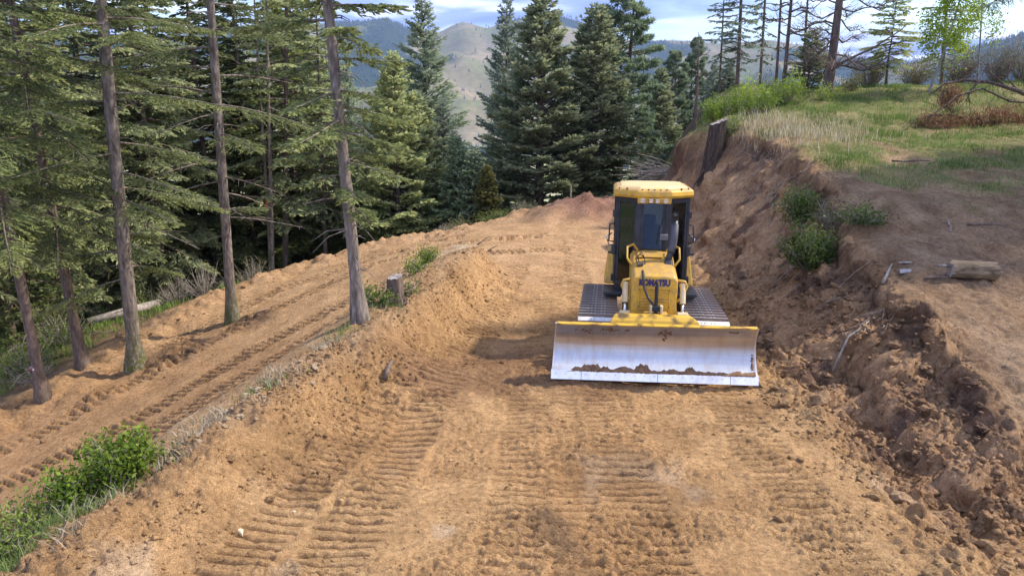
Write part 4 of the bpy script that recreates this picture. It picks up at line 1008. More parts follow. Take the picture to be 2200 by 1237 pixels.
# ------------------------------------------------------------------ the nearer trees on the lower road's edge
def lean_to(base, u, v):
    p = at_y(u, v, base[1]); dz = p[2]-base[2]; return ((p[0]-base[0])/dz, 0.0)
b = on_ground(90, 852); l = lean_to(b, 0, 400)
make_tree('conifer_tree', b, 'leaning dark conifer with a red and white ribbon on its low trunk', conifer(11, 19, 3.2, 3.0, 88, droop=.24, bare=.1, limb=.013, lean=l, dens=1.9, low_sparse=.1, leaf=(.125, .03)), .125, 19, M['fir'], M['bark_brown'], lean=l, seed=1, stubs=45, flare=1.65)
rb = MB(); q = (b[0]+l[0]*.75, b[1], b[2]+.75); rb.tube([(q[0], q[1], q[2]-.03), (q[0]+l[0]*.06, q[1], q[2]+.03)], .138, 14); tag(rb.build('marker_ribbon', simple('red_white_ribbon', (.75, .70, .70), (.55, .06, .10), .5, scale=9, lo=.45, hi=.5)), 'red and white ribbon tied round the leaning trunk at far left', 'ribbon')
b = on_ground(180, 788); l = lean_to(b, 20, 0)
make_tree('conifer_tree', b, 'leaning conifer with a split bare base between ribboned tree and thick trunk', conifer(12, 20, 3.2, 3.1, 95, droop=.24, bare=.1, limb=.013, lean=l, dens=1.9, low_sparse=.1, leaf=(.125, .03)), .135, 20, M['fir'], M['bark_brown'], lean=l, seed=2, stubs=45, flare=1.65)
b = on_ground(292, 788); l = lean_to(b, 222, 0)
make_tree('conifer_tree', b, 'thick grey conifer trunk with a long low yellow-green bough, moss at its foot', conifer(13, 21, 2.0, 2.9, 84, droop=.20, bare=.1, limb=.013, lean=l, dens=2.1, low_sparse=.3, leaf=(.125, .03), up=(25, -6), dead=.15), .185, 21, M['fir'], M['bark_moss'], lean=l, seed=3, stubs=45, flare=1.65)
b = on_ground(500, 690); l = lean_to(b, 452, 0)
make_tree('conifer_tree', b, 'tall straight grey trunk with thin dead side limbs and mossy yellow-green foot', conifer(14, 23, 3.0, 3.2, 84, droop=.20, bare=.12, limb=.013, lean=l, dens=1.7, low_sparse=.3, dead=.6, leaf=(.13, .032), up=(25, -4)), .155, 23, M['fir'], M['bark_moss'], lean=l, seed=4, stubs=45, flare=1.65)
b = on_ground(775, 686); l = lean_to(b, 705, 20)
make_tree('conifer_tree', b, 'leaning conifer with bare lower trunk standing on the slope beside the dirt berm', conifer(15, 15, 1.85, 1.55, 90, lean=l, dens=2.4, leaf=(.14, .04), up=(20, -8), low_sparse=.1, dead=.12, droop=.16, bare=.08, limb=.014), .105, 15, M['olive'] if False else M['fir'], M['bark_grey'], lean=l, seed=5, flare=1.6, stubs=45)
b = at_u(587, 31.5); l = lean_to(b, 572, 0)
make_tree('conifer_tree', b, 'thin pale bare trunk with an orange blaze, right one of a close pair', conifer(16, 17, 6, 1.3, 30, lean=l, dead=.7, leaf=(.2, .08)), .10, 17, M['fir'], M['bark_grey'], lean=l, seed=6)
b2 = at_u(583, 32.2); l2 = lean_to(b2, 552, 60)
make_tree('conifer_tree', b2, 'thin pale bare trunk leaning left, left one of a close pair', conifer(17, 16, 5, 1.3, 30, lean=l2, dead=.7, leaf=(.2, .08)), .095, 16, M['fir'], M['bark_grey'], lean=l2, seed=7)
p = at_y(573, 440, b2[1]-.08); bz = MB(); bz.box((p[0], p[1], p[2]), (.09, .05, .45)); tag(bz.build('paint_blaze', simple('orange_paint', (.55, .12, .03), (.70, .20, .05), .6, scale=9), bevel=.015), 'orange paint blaze on the left thin trunk of the pair', 'paint mark')
b = at_u(612, 33); l = lean_to(b, 616, 0)
make_tree('conifer_tree', b, 'dark straight conifer just right of the thin trunk pair', conifer(18, 20, 3.5, 2.7, 130, lean=l, low_sparse=.3, leaf=(.22, .095)), .14, 20, M['fir_dark'], M['bark_brown'], lean=l, seed=8)
b = at_u(702, 33.5); l = lean_to(b, 690, 300)
make_tree('conifer_tree', b, 'slim dark trunk behind the leaning conifer on the lower road edge', conifer(19, 14, 3.2, 2.2, 120, lean=l, leaf=(.22, .095)), .11, 14, M['fir_dark'], M['bark_brown'], lean=l, seed=9)

# ------------------------------------------------------------------ prototypes for the forest, then individual trees
def top_h(u, v, loc): return at_y(u, v, loc[1])[2]-loc[2]
def spot(u, Y, dz=0): p = at_u(u, Y); return (p[0], p[1], p[2]+dz)
dense = conifer(31, 11, .7, 2.6, 270, up=(55, 4), dens=.9, leaf=(.25, .10), prof=.66, lift=.9, bare=.28, ragged=.3, droop=.10)
p = spot(1158, 35.5); Ht = top_h(1165, -6, p)
T13 = make_tree('fir_tree', p, 'largest dense dark fir behind the road, left of the pair near the dozer cab', dense, .2, 11, M['fir_dark'], M['bark_brown'], seed=21); T13.scale = (1.3, 1.2, Ht/11)
dense2 = conifer(32, 11, 1.8, 2.15, 250, up=(55, 4), dens=.9, leaf=(.25, .10), prof=.6, lift=.9, bare=.25, ragged=.35, droop=.10)
p = spot(1268, 36.5); Ht = top_h(1288, 18, p)
T14 = make_tree('fir_tree', p, 'dense dark fir with a bare grey foot standing behind the cab roof', dense2, .17, 11, M['fir_dark'], M['bark_grey'], seed=22, lean=(.02, 0)); T14.scale = (1.18, 1.1, Ht/11)
pn = conifer(33, 14, 1.6, 2.6, 230, up=(35, -10), dens=.75, leaf=(.26, .055), prof=.55, pine=True, ragged=.35)
p = spot(1322, 39); Ht = top_h(1352, -45, p)
T15 = make_tree('pine_tree', p, 'tall dark pine with tufted crown right of the dense firs', pn, .20, 14, M['pine'], M['bark_brown'], seed=23, lean=(.04, 0)); T15.scale = (1.02, .95, Ht/14)
open_ = conifer(34, 16, 1.2, 3.1, 330, up=(50, 4), dens=.85, leaf=(.22, .07), prof=.75, lift=.8, ragged=.4, droop=.12)
p = spot(925, 42); Ht = top_h(925, -20, p)
T10 = make_tree('fir_tree', p, 'broad open-branched fir with tall grey-green crown against the hills', open_, .2, 16, M['fir_blue'], M['bark_brown'], seed=24); T10.scale = (1.2, 1.1, Ht/16)
p = spot(862, 34); Ht = top_h(860, 118, p)
T9 = copy_tree(T13, p, 1.9, (.95, .9, Ht/11), 'short dense green fir in front of the broad open-branched fir')
p = spot(1090, 46); Ht = top_h(1090, -12, p)
T12 = copy_tree(T10, p, 2.3, (1.0, .9, Ht/16), 'thin pale see-through fir just behind the largest dense fir')
p = spot(775, 50); Ht = top_h(775, 88, p)
copy_tree(T10, p, .7, (.62, .62, Ht/16), 'small pointed fir whose tip stands free against the blue hills')
p = spot(905, 35.5); copy_tree(T13, p, 4.0, (1.0, 1.0, top_h(910, 205, p)/11), 'dense fir low in front, between short fir and broad fir')
p = spot(845, 38); copy_tree(T14, p, 5.2, (.9, .9, top_h(838, 180, p)/11), 'dense fir half hidden left of the short green fir')
p = spot(960, 37.5); copy_tree(T10, p, 5.0, (.62, .62, top_h(965, 215, p)/16), 'half-height open fir right below the broad fir crown')
p = spot(1020, 33.2); g1 = conifer(35, 4.2, .2, 1.5, 190, up=(45, -5), dens=1.2, leaf=(.18, .07), prof=.7, pine=False)
Tg = make_tree('fir_tree', p, 'small soft green young fir at the far road shoulder', g1, .05, 4.2, M['pine'], M['bark_brown'], seed=26); Tg.scale = (.75, .75, top_h(1015, 330, p)/4.2)
p = spot(1048, 32.5); g2 = conifer(36, 3, .1, 1.0, 170, up=(50, 0), dens=1.4, leaf=(.15, .06), prof=.6)
Ty = make_tree('fir_tree', p, 'small yellow-green young conifer beside the soft green one', g2, .04, 3, M['olive'], M['bark_brown'], seed=27); Ty.scale = (.75, .75, top_h(1045, 360, p)/3)
p = spot(985, 34.0); copy_tree(Tg, p, 2.0, (.9, .9, top_h(982, 300, p)/4.2), 'young grey-green fir left of the soft green one')
# mid-distance pines right of the dense firs
p = spot(1432, 50); T16 = copy_tree(T15, p, 1.0, (.75, .75, top_h(1440, 112, p)/14), 'blue-green pine farther off, right of the tall dark pine')
p = spot(1478, 52); copy_tree(T15, p, 3.1, (.62, .62, top_h(1480, 84, p)/14), 'second farther pine, behind the broken snag')
p = spot(1405, 46); copy_tree(T14, p, .4, (.8, .8, top_h(1408, 150, p)/11), 'blue-green fir peeping between tall pine and farther pine')
p = spot(1520, 48); copy_tree(T10, p, 4.4, (.5, .5, top_h(1530, 130, p)/16), 'ragged fir behind the broken snag and stump')
# the wood on the left
fw1 = conifer(41, 21, 2.2, 3.2, 220, up=(25, -18), dens=1.1, leaf=(.28, .085), low_sparse=.2, droop=.18)
fw2 = conifer(42, 20, .8, 2.8, 230, up=(25, -14), dens=1.1, leaf=(.28, .085), droop=.15, low_sparse=.1)
p = spot(395, 33); FW1 = make_tree('fir_tree', p, 'x', fw1, .19, 21, M['fir_dark'], M['bark_brown'], seed=31)
p = spot(650, 37); FW2 = make_tree('fir_tree', p, 'x', fw2, .18, 20, M['fir'], M['bark_brown'], seed=32)
WOOD = 'dark firs of the wood behind the lower road'
for o in (FW1, FW2): o['label'] = 'tall dark fir in the wood left of the lower road'; o['group'] = WOOD
rng = np.random.RandomState(77)
wood = [(-60,27),(130,33),(165,41),(215,36),(250,30.5),(300,42),(335,36),(360,30),(430,39),(455,46),(475,34),(520,37),(545,43),(560,35.5),(640,44),(670,39),(690,48),(735,42),(760,36.5),(800,40),(-130,32),(200,52),(600,54),(500,55),(-250,30),(30,22.5),(-70,20.5),(140,26),(720,52),(580,47),(800,55),(270,58)]
for i, (u, Yd) in enumerate(wood):
    p = spot(u, Yd, -.1); s = rng.uniform(.8, 1.12); src = FW1 if rng.rand() < .5 else FW2
    if 700 < u: s = max(.3, top_h(u, {735: 60, 760: 250, 800: 230, 720: 80}.get(u, 200), p)/20.5)
    copy_tree(src, p, rng.uniform(0, 6.28), (s*rng.uniform(.85, 1.1) if u < 700 else max(s, .55), s if u < 700 else max(s, .55), s), 'tall dark fir in the wood left of the lower road', WOOD)

# ------------------------------------------------------------------ trees on the bench at right
p = spot(1583, 36); l = lean_to(p, 1592, 0)
make_tree('pine_tree', p, 'slender pine with sparse grey-green foliage, leftmost on the grassy bench', conifer(51, 10, 1.2, 1.2, 95, lean=l, dens=1.0, leaf=(.17, .06), droop=.05, ragged=.5), .10, 10, M['fir_blue'], M['bark_brown'], lean=l, seed=41)
p = spot(1545, 37); l = lean_to(p, 1552, 60)
make_tree('pine_tree', p, 'thin see-through pine left of the slender pine', conifer(52, 7, 1.2, .9, 60, lean=l, dens=.9, leaf=(.17, .055), ragged=.5), .06, 7, M['fir_blue'], M['bark_brown'], lean=l, seed=42)
p = spot(1632, 37); l = lean_to(p, 1643, 0)
make_tree('larch_tree', p, 'thin larch with few pale green tufts beside the dark dead poles', conifer(53, 10, 1.5, .9, 60, lean=l, dens=.8, leaf=(.16, .06), ragged=.5), .075, 10, M['pale'], M['bark_grey'], lean=l, seed=43)
def dead_pole(u, Y, ut, r, H, nb, Lr, label, seed, bark='bark_dead', name='dead_tree'):
    p = spot(u, Y); l = lean_to(p, ut, 0); t = empty(name, p, 0, label, 'dead tree'); mb = MB(); trunk_into(mb, H, r, l, seed, 9, 1.25); mb.build('trunk', M[bark], t, smooth=True)
    br = bare_tree(seed, H, 1.4, nb, Lr, el=(20, -25)); br.v = [(x+l[0]*z, y+l[1]*z, z) for x, y, z in br.v]; tag(br.build('branches', M[bark], t, smooth=True), kind='stuff'); return t
dead_pole(1666, 35, 1678, .07, 9.5, 20, 1.3, 'thin dark dead pole, left of three bare poles on the bench', 61)
dead_pole(1684, 34.5, 1700, .095, 9.5, 24, 1.5, 'dark dead pole, middle and thickest of three bare poles', 62)
dead_pole(1728, 35.5, 1738, .07, 9, 26, 1.3, 'dead pole with upcurved twigs, right of three bare poles', 63)
dead_pole(1493, 33, 1505, .085, 4.2, 8, .9, 'broken dead snag rising behind the bank and stump', 65)
# the big dead pine
p = on_ground(1776, 196) if False else spot(1774, 31.5); l = lean_to(p, 1803, 0)
dp = empty('dead_tree', p, 0, 'large dead pine with long bare curling branches on the grassy bench', 'dead tree'); mb = MB(); trunk_into(mb, 10, .20, l, 64, 12, 1.3); mb.build('trunk', M['bark_dead'], dp, smooth=True)
br = bare_tree(64, 10, .8, 60, 3.0, el=(25, -22), r0=.022, sub=18, curl=.30, twig=.5); br.v = [(x+l[0]*z, y, z) for x, y, z in br.v]
br.tube([(0.05, 0, .9), (.9, -.1, 1.35), (1.7, -.2, 1.75), (2.6, -.2, 2.35), (3.0, -.2, 2.7)], [.06, .05, .04, .025, .01], 6); tag(br.build('branches', M['bark_dead'], dp, smooth=True), kind='stuff')
# conifers, saplings further right
p = spot(1903, 35); l = lean_to(p, 1922, 30); sc_ = conifer(54, 5.2, .9, 1.2, 95, lean=l, dens=1.1, leaf=(.16, .055), up=(30, -8), ragged=.35)
make_tree('fir_tree', p, 'small pointed dark fir standing free right of the dead pine', sc_, .06, top_h(1922, 26, p), M['fir_dark'], M['bark_brown'], lean=l, seed=44)
p = spot(1735, 33.5); make_tree('fir_tree', p, 'short bushy dark fir left of the dead pine foot', conifer(55, 2.3, .1, 1.0, 85, dens=1.4, leaf=(.15, .06), up=(50, 5)), .05, 2.2, M['fir_dark'], M['bark_brown'], seed=45)
p = spot(1562, 38); copy_tree(T10, p, 1.2, (.35, .35, top_h(1570, 140, p)/16), 'low grey-green conifer under the thin pines of the bench')
p = spot(2020, 38); l = lean_to(p, 2035, 0)
make_tree('fir_tree', p, 'dark half-hidden conifer behind the bright green sapling', conifer(56, 9, .9, 1.3, 95, lean=l, dens=1.0, leaf=(.18, .06), ragged=.5), .09, 9, M['fir_dark'], M['bark_brown'], lean=l, seed=46)
def broadleaf(seed, H, hb, nb, Lr, n, leaf, lean, clump=.16):
    rng = np.random.RandomState(seed); mb = MB(); tips = []
    for i in range(nb):
        t = (i+rng.rand())/nb; h = hb+t*(H-hb); L = Lr*(1-.7*t)*rng.uniform(.6, 1.2); az = i*2.4+rng.normal()*.5; e = R(rng.uniform(25, 60))
        P = np.array([[L*s*math.cos(e)*math.cos(az), L*s*math.cos(e)*math.sin(az), h+L*s*math.sin(e)-.1*L*s*s] for s in (0, .33, .66, 1)]); P[:, 0] += lean[0]*P[:, 2]; mb.tube(P, [.018, .013, .009, .004], 4, cap=False)
        for _ in range(max(3, int(7*L))):
            q = rng.uniform(.3, 1); b = np.array([np.interp(q, [0, .33, .66, 1], P[:, k]) for k in range(3)]); e2 = b+unit(rng.normal(size=3)+[0, 0, .2])*L*.3; mb.tube([b, e2], [.006, .003], 3, cap=False); tips += [b+(e2-b)*z for z in (.4, .7, 1)]
    tips = np.array(tips); idx = rng.randint(len(tips), size=n); C = tips[idx]+rng.normal(size=(n, 3))*clump; D = unit(rng.normal(size=(n, 3))+[0, 0, -.3]); ll = leaf[0]*rng.uniform(.6, 1.3, n)
    A, Wd = leaf_axes(rng, D, ll, leaf[1]*rng.uniform(.7, 1.3, n), 1.0); return C, A, Wd, rng.rand(n), mb
p = spot(1996, 31); l = lean_to(p, 2062, 0)
make_tree('aspen_tree', p, 'bright yellow-green young aspen with leaning pale trunk', broadleaf(57, 5.6, 1.0, 30, 1.7, 6500, (.085, .07), l), .055, 5.6, M['lime'], M['bark_pale'], lean=l, seed=47, flare=1.1)
p = spot(2098, 32); l = lean_to(p, 2112, 0)
make_tree('aspen_tree', p, 'thinner bright green aspen sapling right of the yellow-green one', broadleaf(58, 5.4, 1.6, 18, 1.3, 1900, (.085, .07), l), .04, 5.4, M['lime'], M['bark_pale'], lean=l, seed=48, flare=1.1)
# needle bough of a pine standing just outside the frame at right, and the trees that shade the bench
pz_ = sz(9.6, 3.4); pt = conifer(59, 17, 7.5, 2.6, 80, up=(30, -5), dens=.8, leaf=(.24, .022), prof=.5, pine=True); C, A, Wd, VA, lm = pt
tip = Vector(at_y(2138, 2, 8.2)); rng = np.random.RandomState(4); st = Vector((9.55, 3.4, 6.8+pz_))
cv = [st, st.lerp(tip, .45)+Vector((0, 0, .55)), st.lerp(tip, .8)+Vector((0, 0, .42)), tip]; lm.tube([tuple(v-Vector((9.6, 3.4, pz_))) for v in cv], [.05, .035, .022, .01], 6)
k = 900; cc = np.array([tuple(cv[2].lerp(cv[3], q)) for q in rng.uniform(.25, 1.05, k)])-np.array([9.6, 3.4, pz_]); dd = unit(rng.normal(size=(k, 3))*[.9, .9, .6]+np.array([.1, 0, -.5])); ll = rng.uniform(.12, .22, k)
a2, w2 = leaf_axes(rng, dd, ll, np.full(k, .006), .8); cc = cc+dd*ll[:, None]/2
make_tree('pine_tree', (9.6, 3.4, pz_), 'pine outside the right edge whose dark needle bough hangs into the top right corner', (np.r_[C, cc], np.r_[A, a2], np.r_[Wd, w2], np.r_[VA, rng.rand(k)*.5], lm), .22, 17, M['pine'], M['bark_brown'], seed=49)
SHADE = 'tall pines beyond the right edge that shade the bench'
for i, (x, y, s) in enumerate(((19.0, 19.6, 1.1), (22.0, 17.6, 1.2), (24.5, 21.0, 1.3))):
    copy_tree(FW1, (x, y, sz(x, y)), i*1.7, (s*1.0, s*1.0, s*.80), 'tall fir beyond the right edge shading the bench', SHADE)

# ------------------------------------------------------------------ stumps, logs, brush
M['bark_dark'] = bark_mat('charred_bark', (.035, .028, .025), (.15, .115, .095), 10, (1, 1, .2))
def stump(loc, r, h, label, seed, flare=1.5, slant=.08, roots=7, rootlen=.7, drop=.5, bark='bark_brown', burnt=False):
    rng = np.random.RandomState(seed); t = empty('stump', loc, rng.uniform(0, 6), label, 'stump'); n = 22; rings = []
    prof = [(-.3, flare*1.2), (0, flare), (.15, 1+.55*(flare-1)), (.4, 1.05), (.75, .98), (1, .95)]
    ph = rng.rand(n)*.26+.12*np.sin(np.arange(n)*1.7)-.1
    for f, k in prof: rings.append([(r*k*(1+ph[j]*(1.3-.6*max(f, 0)))*math.cos(2*math.pi*j/n), r*k*(1+ph[j]*(1.3-.6*max(f, 0)))*math.sin(2*math.pi*j/n), h*f+(slant*r*math.cos(2*math.pi*j/n)+.10*r*math.sin(j*2.7) if f == 1 else 0)) for j in range(n)])
    mb = MB(); mb.loft(rings, caps=False); mb.build('bark', M[bark], t, smooth=True)
    cp = MB(); inner = [(p[0]*.93, p[1]*.93, p[2]+.004) for p in rings[-1]]; c0 = (0, 0, h+.01); cp.add(rings[-1]+inner+[c0], [(j, (j+1) % n, n+(j+1) % n, n+j) for j in range(n)]+[(n+j, n+(j+1) % n, 2*n) for j in range(n)])
    cp.build('cut_face', M['deadwood'], t)
    for i in range(roots):
        a = 2*math.pi*i/roots+rng.normal()*.25; L = rootlen*rng.uniform(.6, 1.3)
        P = [(r*.9*flare*.8*math.cos(a), r*.9*flare*.8*math.sin(a), .05*h)]
        for k in range(1, 5): P.append((P[0][0]+L*k/4*math.cos(a+rng.normal()*.12), P[0][1]+L*k/4*math.sin(a+rng.normal()*.12), .05*h-drop*(k/4)**1.2))
        m = MB(); m.tube(P, [.08*r/.3, .05*r/.3, .035*r/.3, .02*r/.3, .006], 6); m.build('root', M[bark], t, smooth=True)
    return t
p = on_ground(1545, 330); sx, sy = p[0], p[1]
p = on_ground(1526, 372); pt = at_y(1545, 262, p[1])
st = stump((p[0]+.03, p[1]+.08, p[2]), .0112*p[1], pt[2]-p[2], 'tall weathered dark stump leaning out of the top of the cut bank', 71, flare=1.12, slant=.45, roots=5, rootlen=.55, drop=.7, bark='bark_dark')
st.rotation_euler = (0, R(5), 0)
b = on_ground(850, 640); hh = at_y(852, 594, b[1])[2]-b[2]
stump(b, .145, hh, 'short dark stump with broken roots on the slope between the two roads', 72, flare=1.15, slant=.2, roots=5, rootlen=.4, drop=.3)
# roll-like bark log on the bench
b = on_ground(2087, 600)
lg = empty('log', (b[0], b[1], b[2]), R(-14), 'short fat bark-covered log lying on the bare bench', 'log'); m = MB(); n = 26; rng = np.random.RandomState(9); rings = []
rid = 1+.07*np.abs(np.sin(np.arange(n)*1.9))+.04*rng.normal(size=n)
for i in range(9):
    x = -.36+.72*i/8; rr = .155*(1+.025*rng.normal())
    rings.append([(x+(.025*rng.normal() if i in (0, 8) else 0), rr*rid[j]*math.cos(2*math.pi*j/n)*(1+.015*rng.normal()), .155+rr*rid[j]*math.sin(2*math.pi*j/n)*(1+.015*rng.normal())) for j in range(n)])
m.loft(rings, caps=False); m.build('bark', bark_mat('tan_bark', (.15, .105, .065), (.40, .31, .20), 11, (.3, 1, 1)), lg, smooth=True)
for sx, rg_ in ((-1, rings[0]), (1, rings[-1])):
    m = MB(); c_ = (sx*.352, 0, .155); inn = [(sx*.35, q[1]*.9, .155+(q[2]-.155)*.9) for q in rg_]
    m.add(rg_+inn+[c_], [(j, (j+1) % n, n+(j+1) % n, n+j) for j in range(n)]+[(n+j, n+(j+1) % n, 2*n) for j in range(n)]); m.build('cut_end', M['deadwood'], lg)
m = MB(); m.tube([(-.56, .03, .20), (-.30, .02, .19)], [.022, .03], 8); m.tube([(.30, 0, .14), (.45, -.02, .13)], [.03, .02], 8); tag(m.build('heartwood', M['deadwood'], lg, smooth=True), kind='stuff')
# fallen log in the wood
a = spot(190, 24.5, .25); c = spot(345, 26.5, .3)
m = MB(); m.tube([a, (np.array(a)+np.array(c))/2+[0, 0, .02], c], [.14, .16, .17], 12); tag(m.build('fallen_log', M['deadwood'], smooth=True), 'long pale fallen log lying in the wood behind the thick grey trunk', 'log')

def sticks(name, label, cat, specs, mat, group=None):
    for (x0, y0, ang, L, r, dz, lab) in specs:
        dx, dy = math.cos(ang)*L/2, math.sin(ang)*L/2; z = sz(x0, y0); m = MB()
        P = [(-dx, -dy, sz(x0-dx, y0-dy)-z+r+dz*.2), (-.3*dx+.04*dy, -.3*dy-.04*dx, r+.02+dz*.5), (.4*dx-.05*dy, .4*dy+.05*dx, r+.03+dz*.8), (dx, dy, sz(x0+dx, y0+dy)-z+r+dz)]
        m.tube(P, [r, r*.9, r*.75, r*.4], 6); o = m.build(name, M['bark_brown'] if ('brown' in lab or 'dark' in lab) else mat, smooth=True); o.location = (x0, y0, z); tag(o, lab, cat, group)
def stp(u, v, ang, L, r, dz, lab): p = on_ground(u, v); return (p[0], p[1], ang, L, r, dz, lab)
sticks('stick', None, 'stick', [
    stp(1830, 730, .5, .75, .022, .08, 'pale bent stick lying on the cut bank below the bushes'),
    stp(1905, 598, .9, .55, .03, .05, 'pale broken stick at the lip of the bank, near the log'),
    stp(2040, 490, 1.2, .40, .018, .03, 'small pale stick on the shaded bench above the log'),
    stp(2120, 490, -.2, .75, .03, .03, 'dark bark sliver on the shaded bench near the right edge'),
    stp(2010, 605, -.1, .4, .025, .02, 'dark bark scrap left of the log'),
    stp(1955, 357, -.6, .9, .03, .12, 'dark forked twig in the grass at the edge of the shade'),
    stp(835, 805, 1.35, .35, .045, .05, 'short brown stick poking out of the berm foot'),
    stp(1040, 528, .7, .55, .025, .25, 'dark twig sticking up from the end of the berm'),
    stp(560, 680, .4, .6, .03, .12, 'dark twig on the scraped duff right of the mossy trunk'),
    stp(1055, 545, .5, .5, .02, .15, 'second dark twig at the end of the berm'),
    stp(220, 722, -.35, .8, .02, .1, 'pale stick across the split-based tree foot'),
    stp(1720, 585, -.4, 1.2, .012, .1, 'thin pale branch below the green bush on the bank'),
], M['deadwood'])
# pale litter: flat stone and wood chips
def chip(u, v, w, label, name='wood_chip', cat='wood chip', mat=None, hgt=.3):
    p = on_ground(u, v); rng = np.random.RandomState(int(u)); m = MB(); k = 9; ring = [(w*(1+.25*rng.normal())*math.cos(a), w*.55*(1+.25*rng.normal())*math.sin(a)) for a in np.linspace(0, 2*math.pi, k+1)[:-1]]
    m.loft([[(x, y, -.02) for x, y in ring], [(x*.95, y*.95, w*hgt*.5) for x, y in ring], [(x*.6, y*.6, w*hgt) for x, y in ring]]); o = m.build(name, mat or M['pale_wood'], bevel=.004); o.location = p; o.rotation_euler = (rng.normal()*.15, rng.normal()*.15, rng.uniform(0, 6)); tag(o, label, cat); return o
M['pale_wood'] = simple('pale_split_wood', (.52, .40, .24), (.68, .55, .36), .8, scale=20)
M['white_stone'] = simple('whitish_stone', (.28, .26, .24), (.40, .37, .34), .7, scale=12)
chip(515, 1140, .05, 'pale splintered wood chip on the berm in the foreground')
chip(632, 1100, .03, 'small pale chip on the berm, right of the splintered one')
chip(1948, 580, .15, 'flat whitish stone on the bench left of the log', 'stone', 'stone', M['white_stone'], .06)
chip(1945, 565, .12, 'grey flat bark flake just behind the whitish stone', 'bark_flake', 'bark', M['deadwood'], .1)
chip(169, 994, .03, 'tiny white scrap of litter on the lower road', 'litter_scrap', 'litter', M['white_stone'], .3)
p = on_ground(1229, 440); m = MB(); m.box((0, 0, .22), (.04, .03, .5)); m.loft([[(-.02, -.015, .47), (.02, -.015, .47), (.02, .015, .47), (-.02, .015, .47)], [(-.005, -.003, .53), (.005, -.003, .53), (.005, .003, .53), (-.005, .003, .53)]]); o = m.build('survey_stake', M['pale_wood']); o.location = (p[0], p[1]+.6, sz(p[0], p[1]+.6)); tag(o, 'pale survey stake on the far road shoulder before the largest fir', 'stake')
# fallen dead bough with brown needles at right
def fallen_bough():
    p = on_ground(2150, 262); t = empty('fallen_branch', p, 0, 'big fallen dead bough with hanging brown needles at the right edge of the bench', 'fallen branch')
    def lp(u, v, dy=0.0): q = at_y(u, v, p[1]+dy); return np.array(q)-np.array(p)
    mb = MB()
    arms = [([(2230, 215, 0), (2185, 195, 0), (2130, 178, .2), (2075, 172, .3), (2030, 180, .2), (1995, 205, .1)], .075),
            ([(2230, 222, 0), (2170, 218, -.2), (2110, 190, -.3), (2060, 205, -.4), (2000, 250, -.5), (1965, 258, -.5)], .035),
            ([(2230, 262, 0), (2150, 240, .1), (2090, 258, .0), (2040, 247, -.1), (1985, 250, -.2)], .05),
            ([(2230, 275, 0), (2130, 262, -.2), (2080, 268, -.3), (2010, 282, -.6)], .04),
            ([(2160, 185, .1), (2120, 150, .3), (2125, 135, .4)], .025), ([(2105, 174, .2), (2085, 195, .1), (2075, 218, 0)], .03), ([(2045, 244, -.1), (2025, 212, .1), (2022, 195, .1)], .02),
            ([(2190, 198, 0), (2165, 170, .2), (2168, 140, .3), (2172, 130, .3)], .02), ([(2075, 172, .3), (2090, 152, .4), (2080, 145, .4)], .015)]
    rng = np.random.RandomState(12); tips = []
    for P, r in arms:
        Q = [lp(*q) for q in P]; mb.tube(Q, [r*(1-.8*i/(len(Q)-1))+.006 for i in range(len(Q))], 7)
        for _ in range(26):
            i = rng.randint(len(Q)-1); b0 = Q[i]+(Q[i+1]-Q[i])*rng.rand(); e = b0+unit(rng.normal(size=3)+np.array([-.3, -.2, -.25]))*rng.uniform(.2, .8); e[2] = max(e[2], -.05); mb.tube([b0, (b0+e)/2+[0, 0, .04], e], [.011, .008, .003], 3, cap=False); tips.append((b0, e))
    mb.build('limbs', M['bark_dead'], t, smooth=True)
    C = []; D = []
    def clump(u, v, dy, n, sx, sz_, hang):
        c = lp(u, v, dy)
        for _ in range(n):
            C.append(c+rng.normal(size=3)*[sx, .18, sz_]); D.append(unit(rng.normal(size=3)*.6+np.array([0, 0, -hang])))
    clump(2045, 205, .0, 420, .16, .16, 1.5); clump(2030, 222, 0, 150, .12, .12, 1.5)
    for (u, v) in ((1995, 268), (2020, 272), (2050, 272), (2080, 268), (2010, 288), (2040, 285), (2120, 262), (2150, 255)): clump(u, v-8, -.4, 260, .30, .17, .9)
    for (u, v) in ((2165, 250), (2190, 262), (2180, 285), (2150, 300), (2200, 275)): clump(u, v-5, -.1, 240, .32, .17, .4)
    C = np.array(C); C[:, 2] = np.maximum(C[:, 2], -.1); D = np.array(D); l = rng.uniform(.14, .34, len(C)); A, Wd = leaf_axes(rng, D, l, np.full(len(C), .014), 1)
    link('brown_needles', leaves_mesh('brown_needles', C, A, Wd*1.6, rng.rand(len(C)), M['brown_needles']), M['brown_needles'], t)
fallen_bough()
# ------------------------------------------------------------------ shrubs
def sh(u, v, label, seed, H, Rr, stems, n, mat, leaf=(.07, .04), bark='deadwood', dY=0, **k):
    p = on_ground(u, v) if not dY else spot(u, dY); return make_shrub(p, label, seed, H, Rr, stems, n, mat, leaf, bark, **k)
sh(1735, 575, 'leafy green bush hanging over the lip of the cut bank', 81, .95, .62, 34, 3600, 'shrub', (.075, .04))
sh(1715, 480, 'upper green bush on the bank edge above the leafy one', 82, 1.0, .5, 26, 2000, 'shrub', (.075, .04))
sh(1790, 500, 'thin greyish shrub with bare twigs behind the bank bush', 83, .9, .6, 30, 900, 'olive', (.06, .03))
sh(1850, 480, 'low green weeds on the bench right of the bank bushes', 84, .35, .6, 26, 900, 'shrub', (.07, .035))
sh(1445, 318, 'yellow-green shrub on the nose of the bank left of the stump', 85, .75, .55, 26, 2000, 'lime', (.08, .04))
sh(1530, 262, 'yellow-green shrub behind the tall stump', 86, .85, .5, 20, 1400, 'bright', (.08, .04))
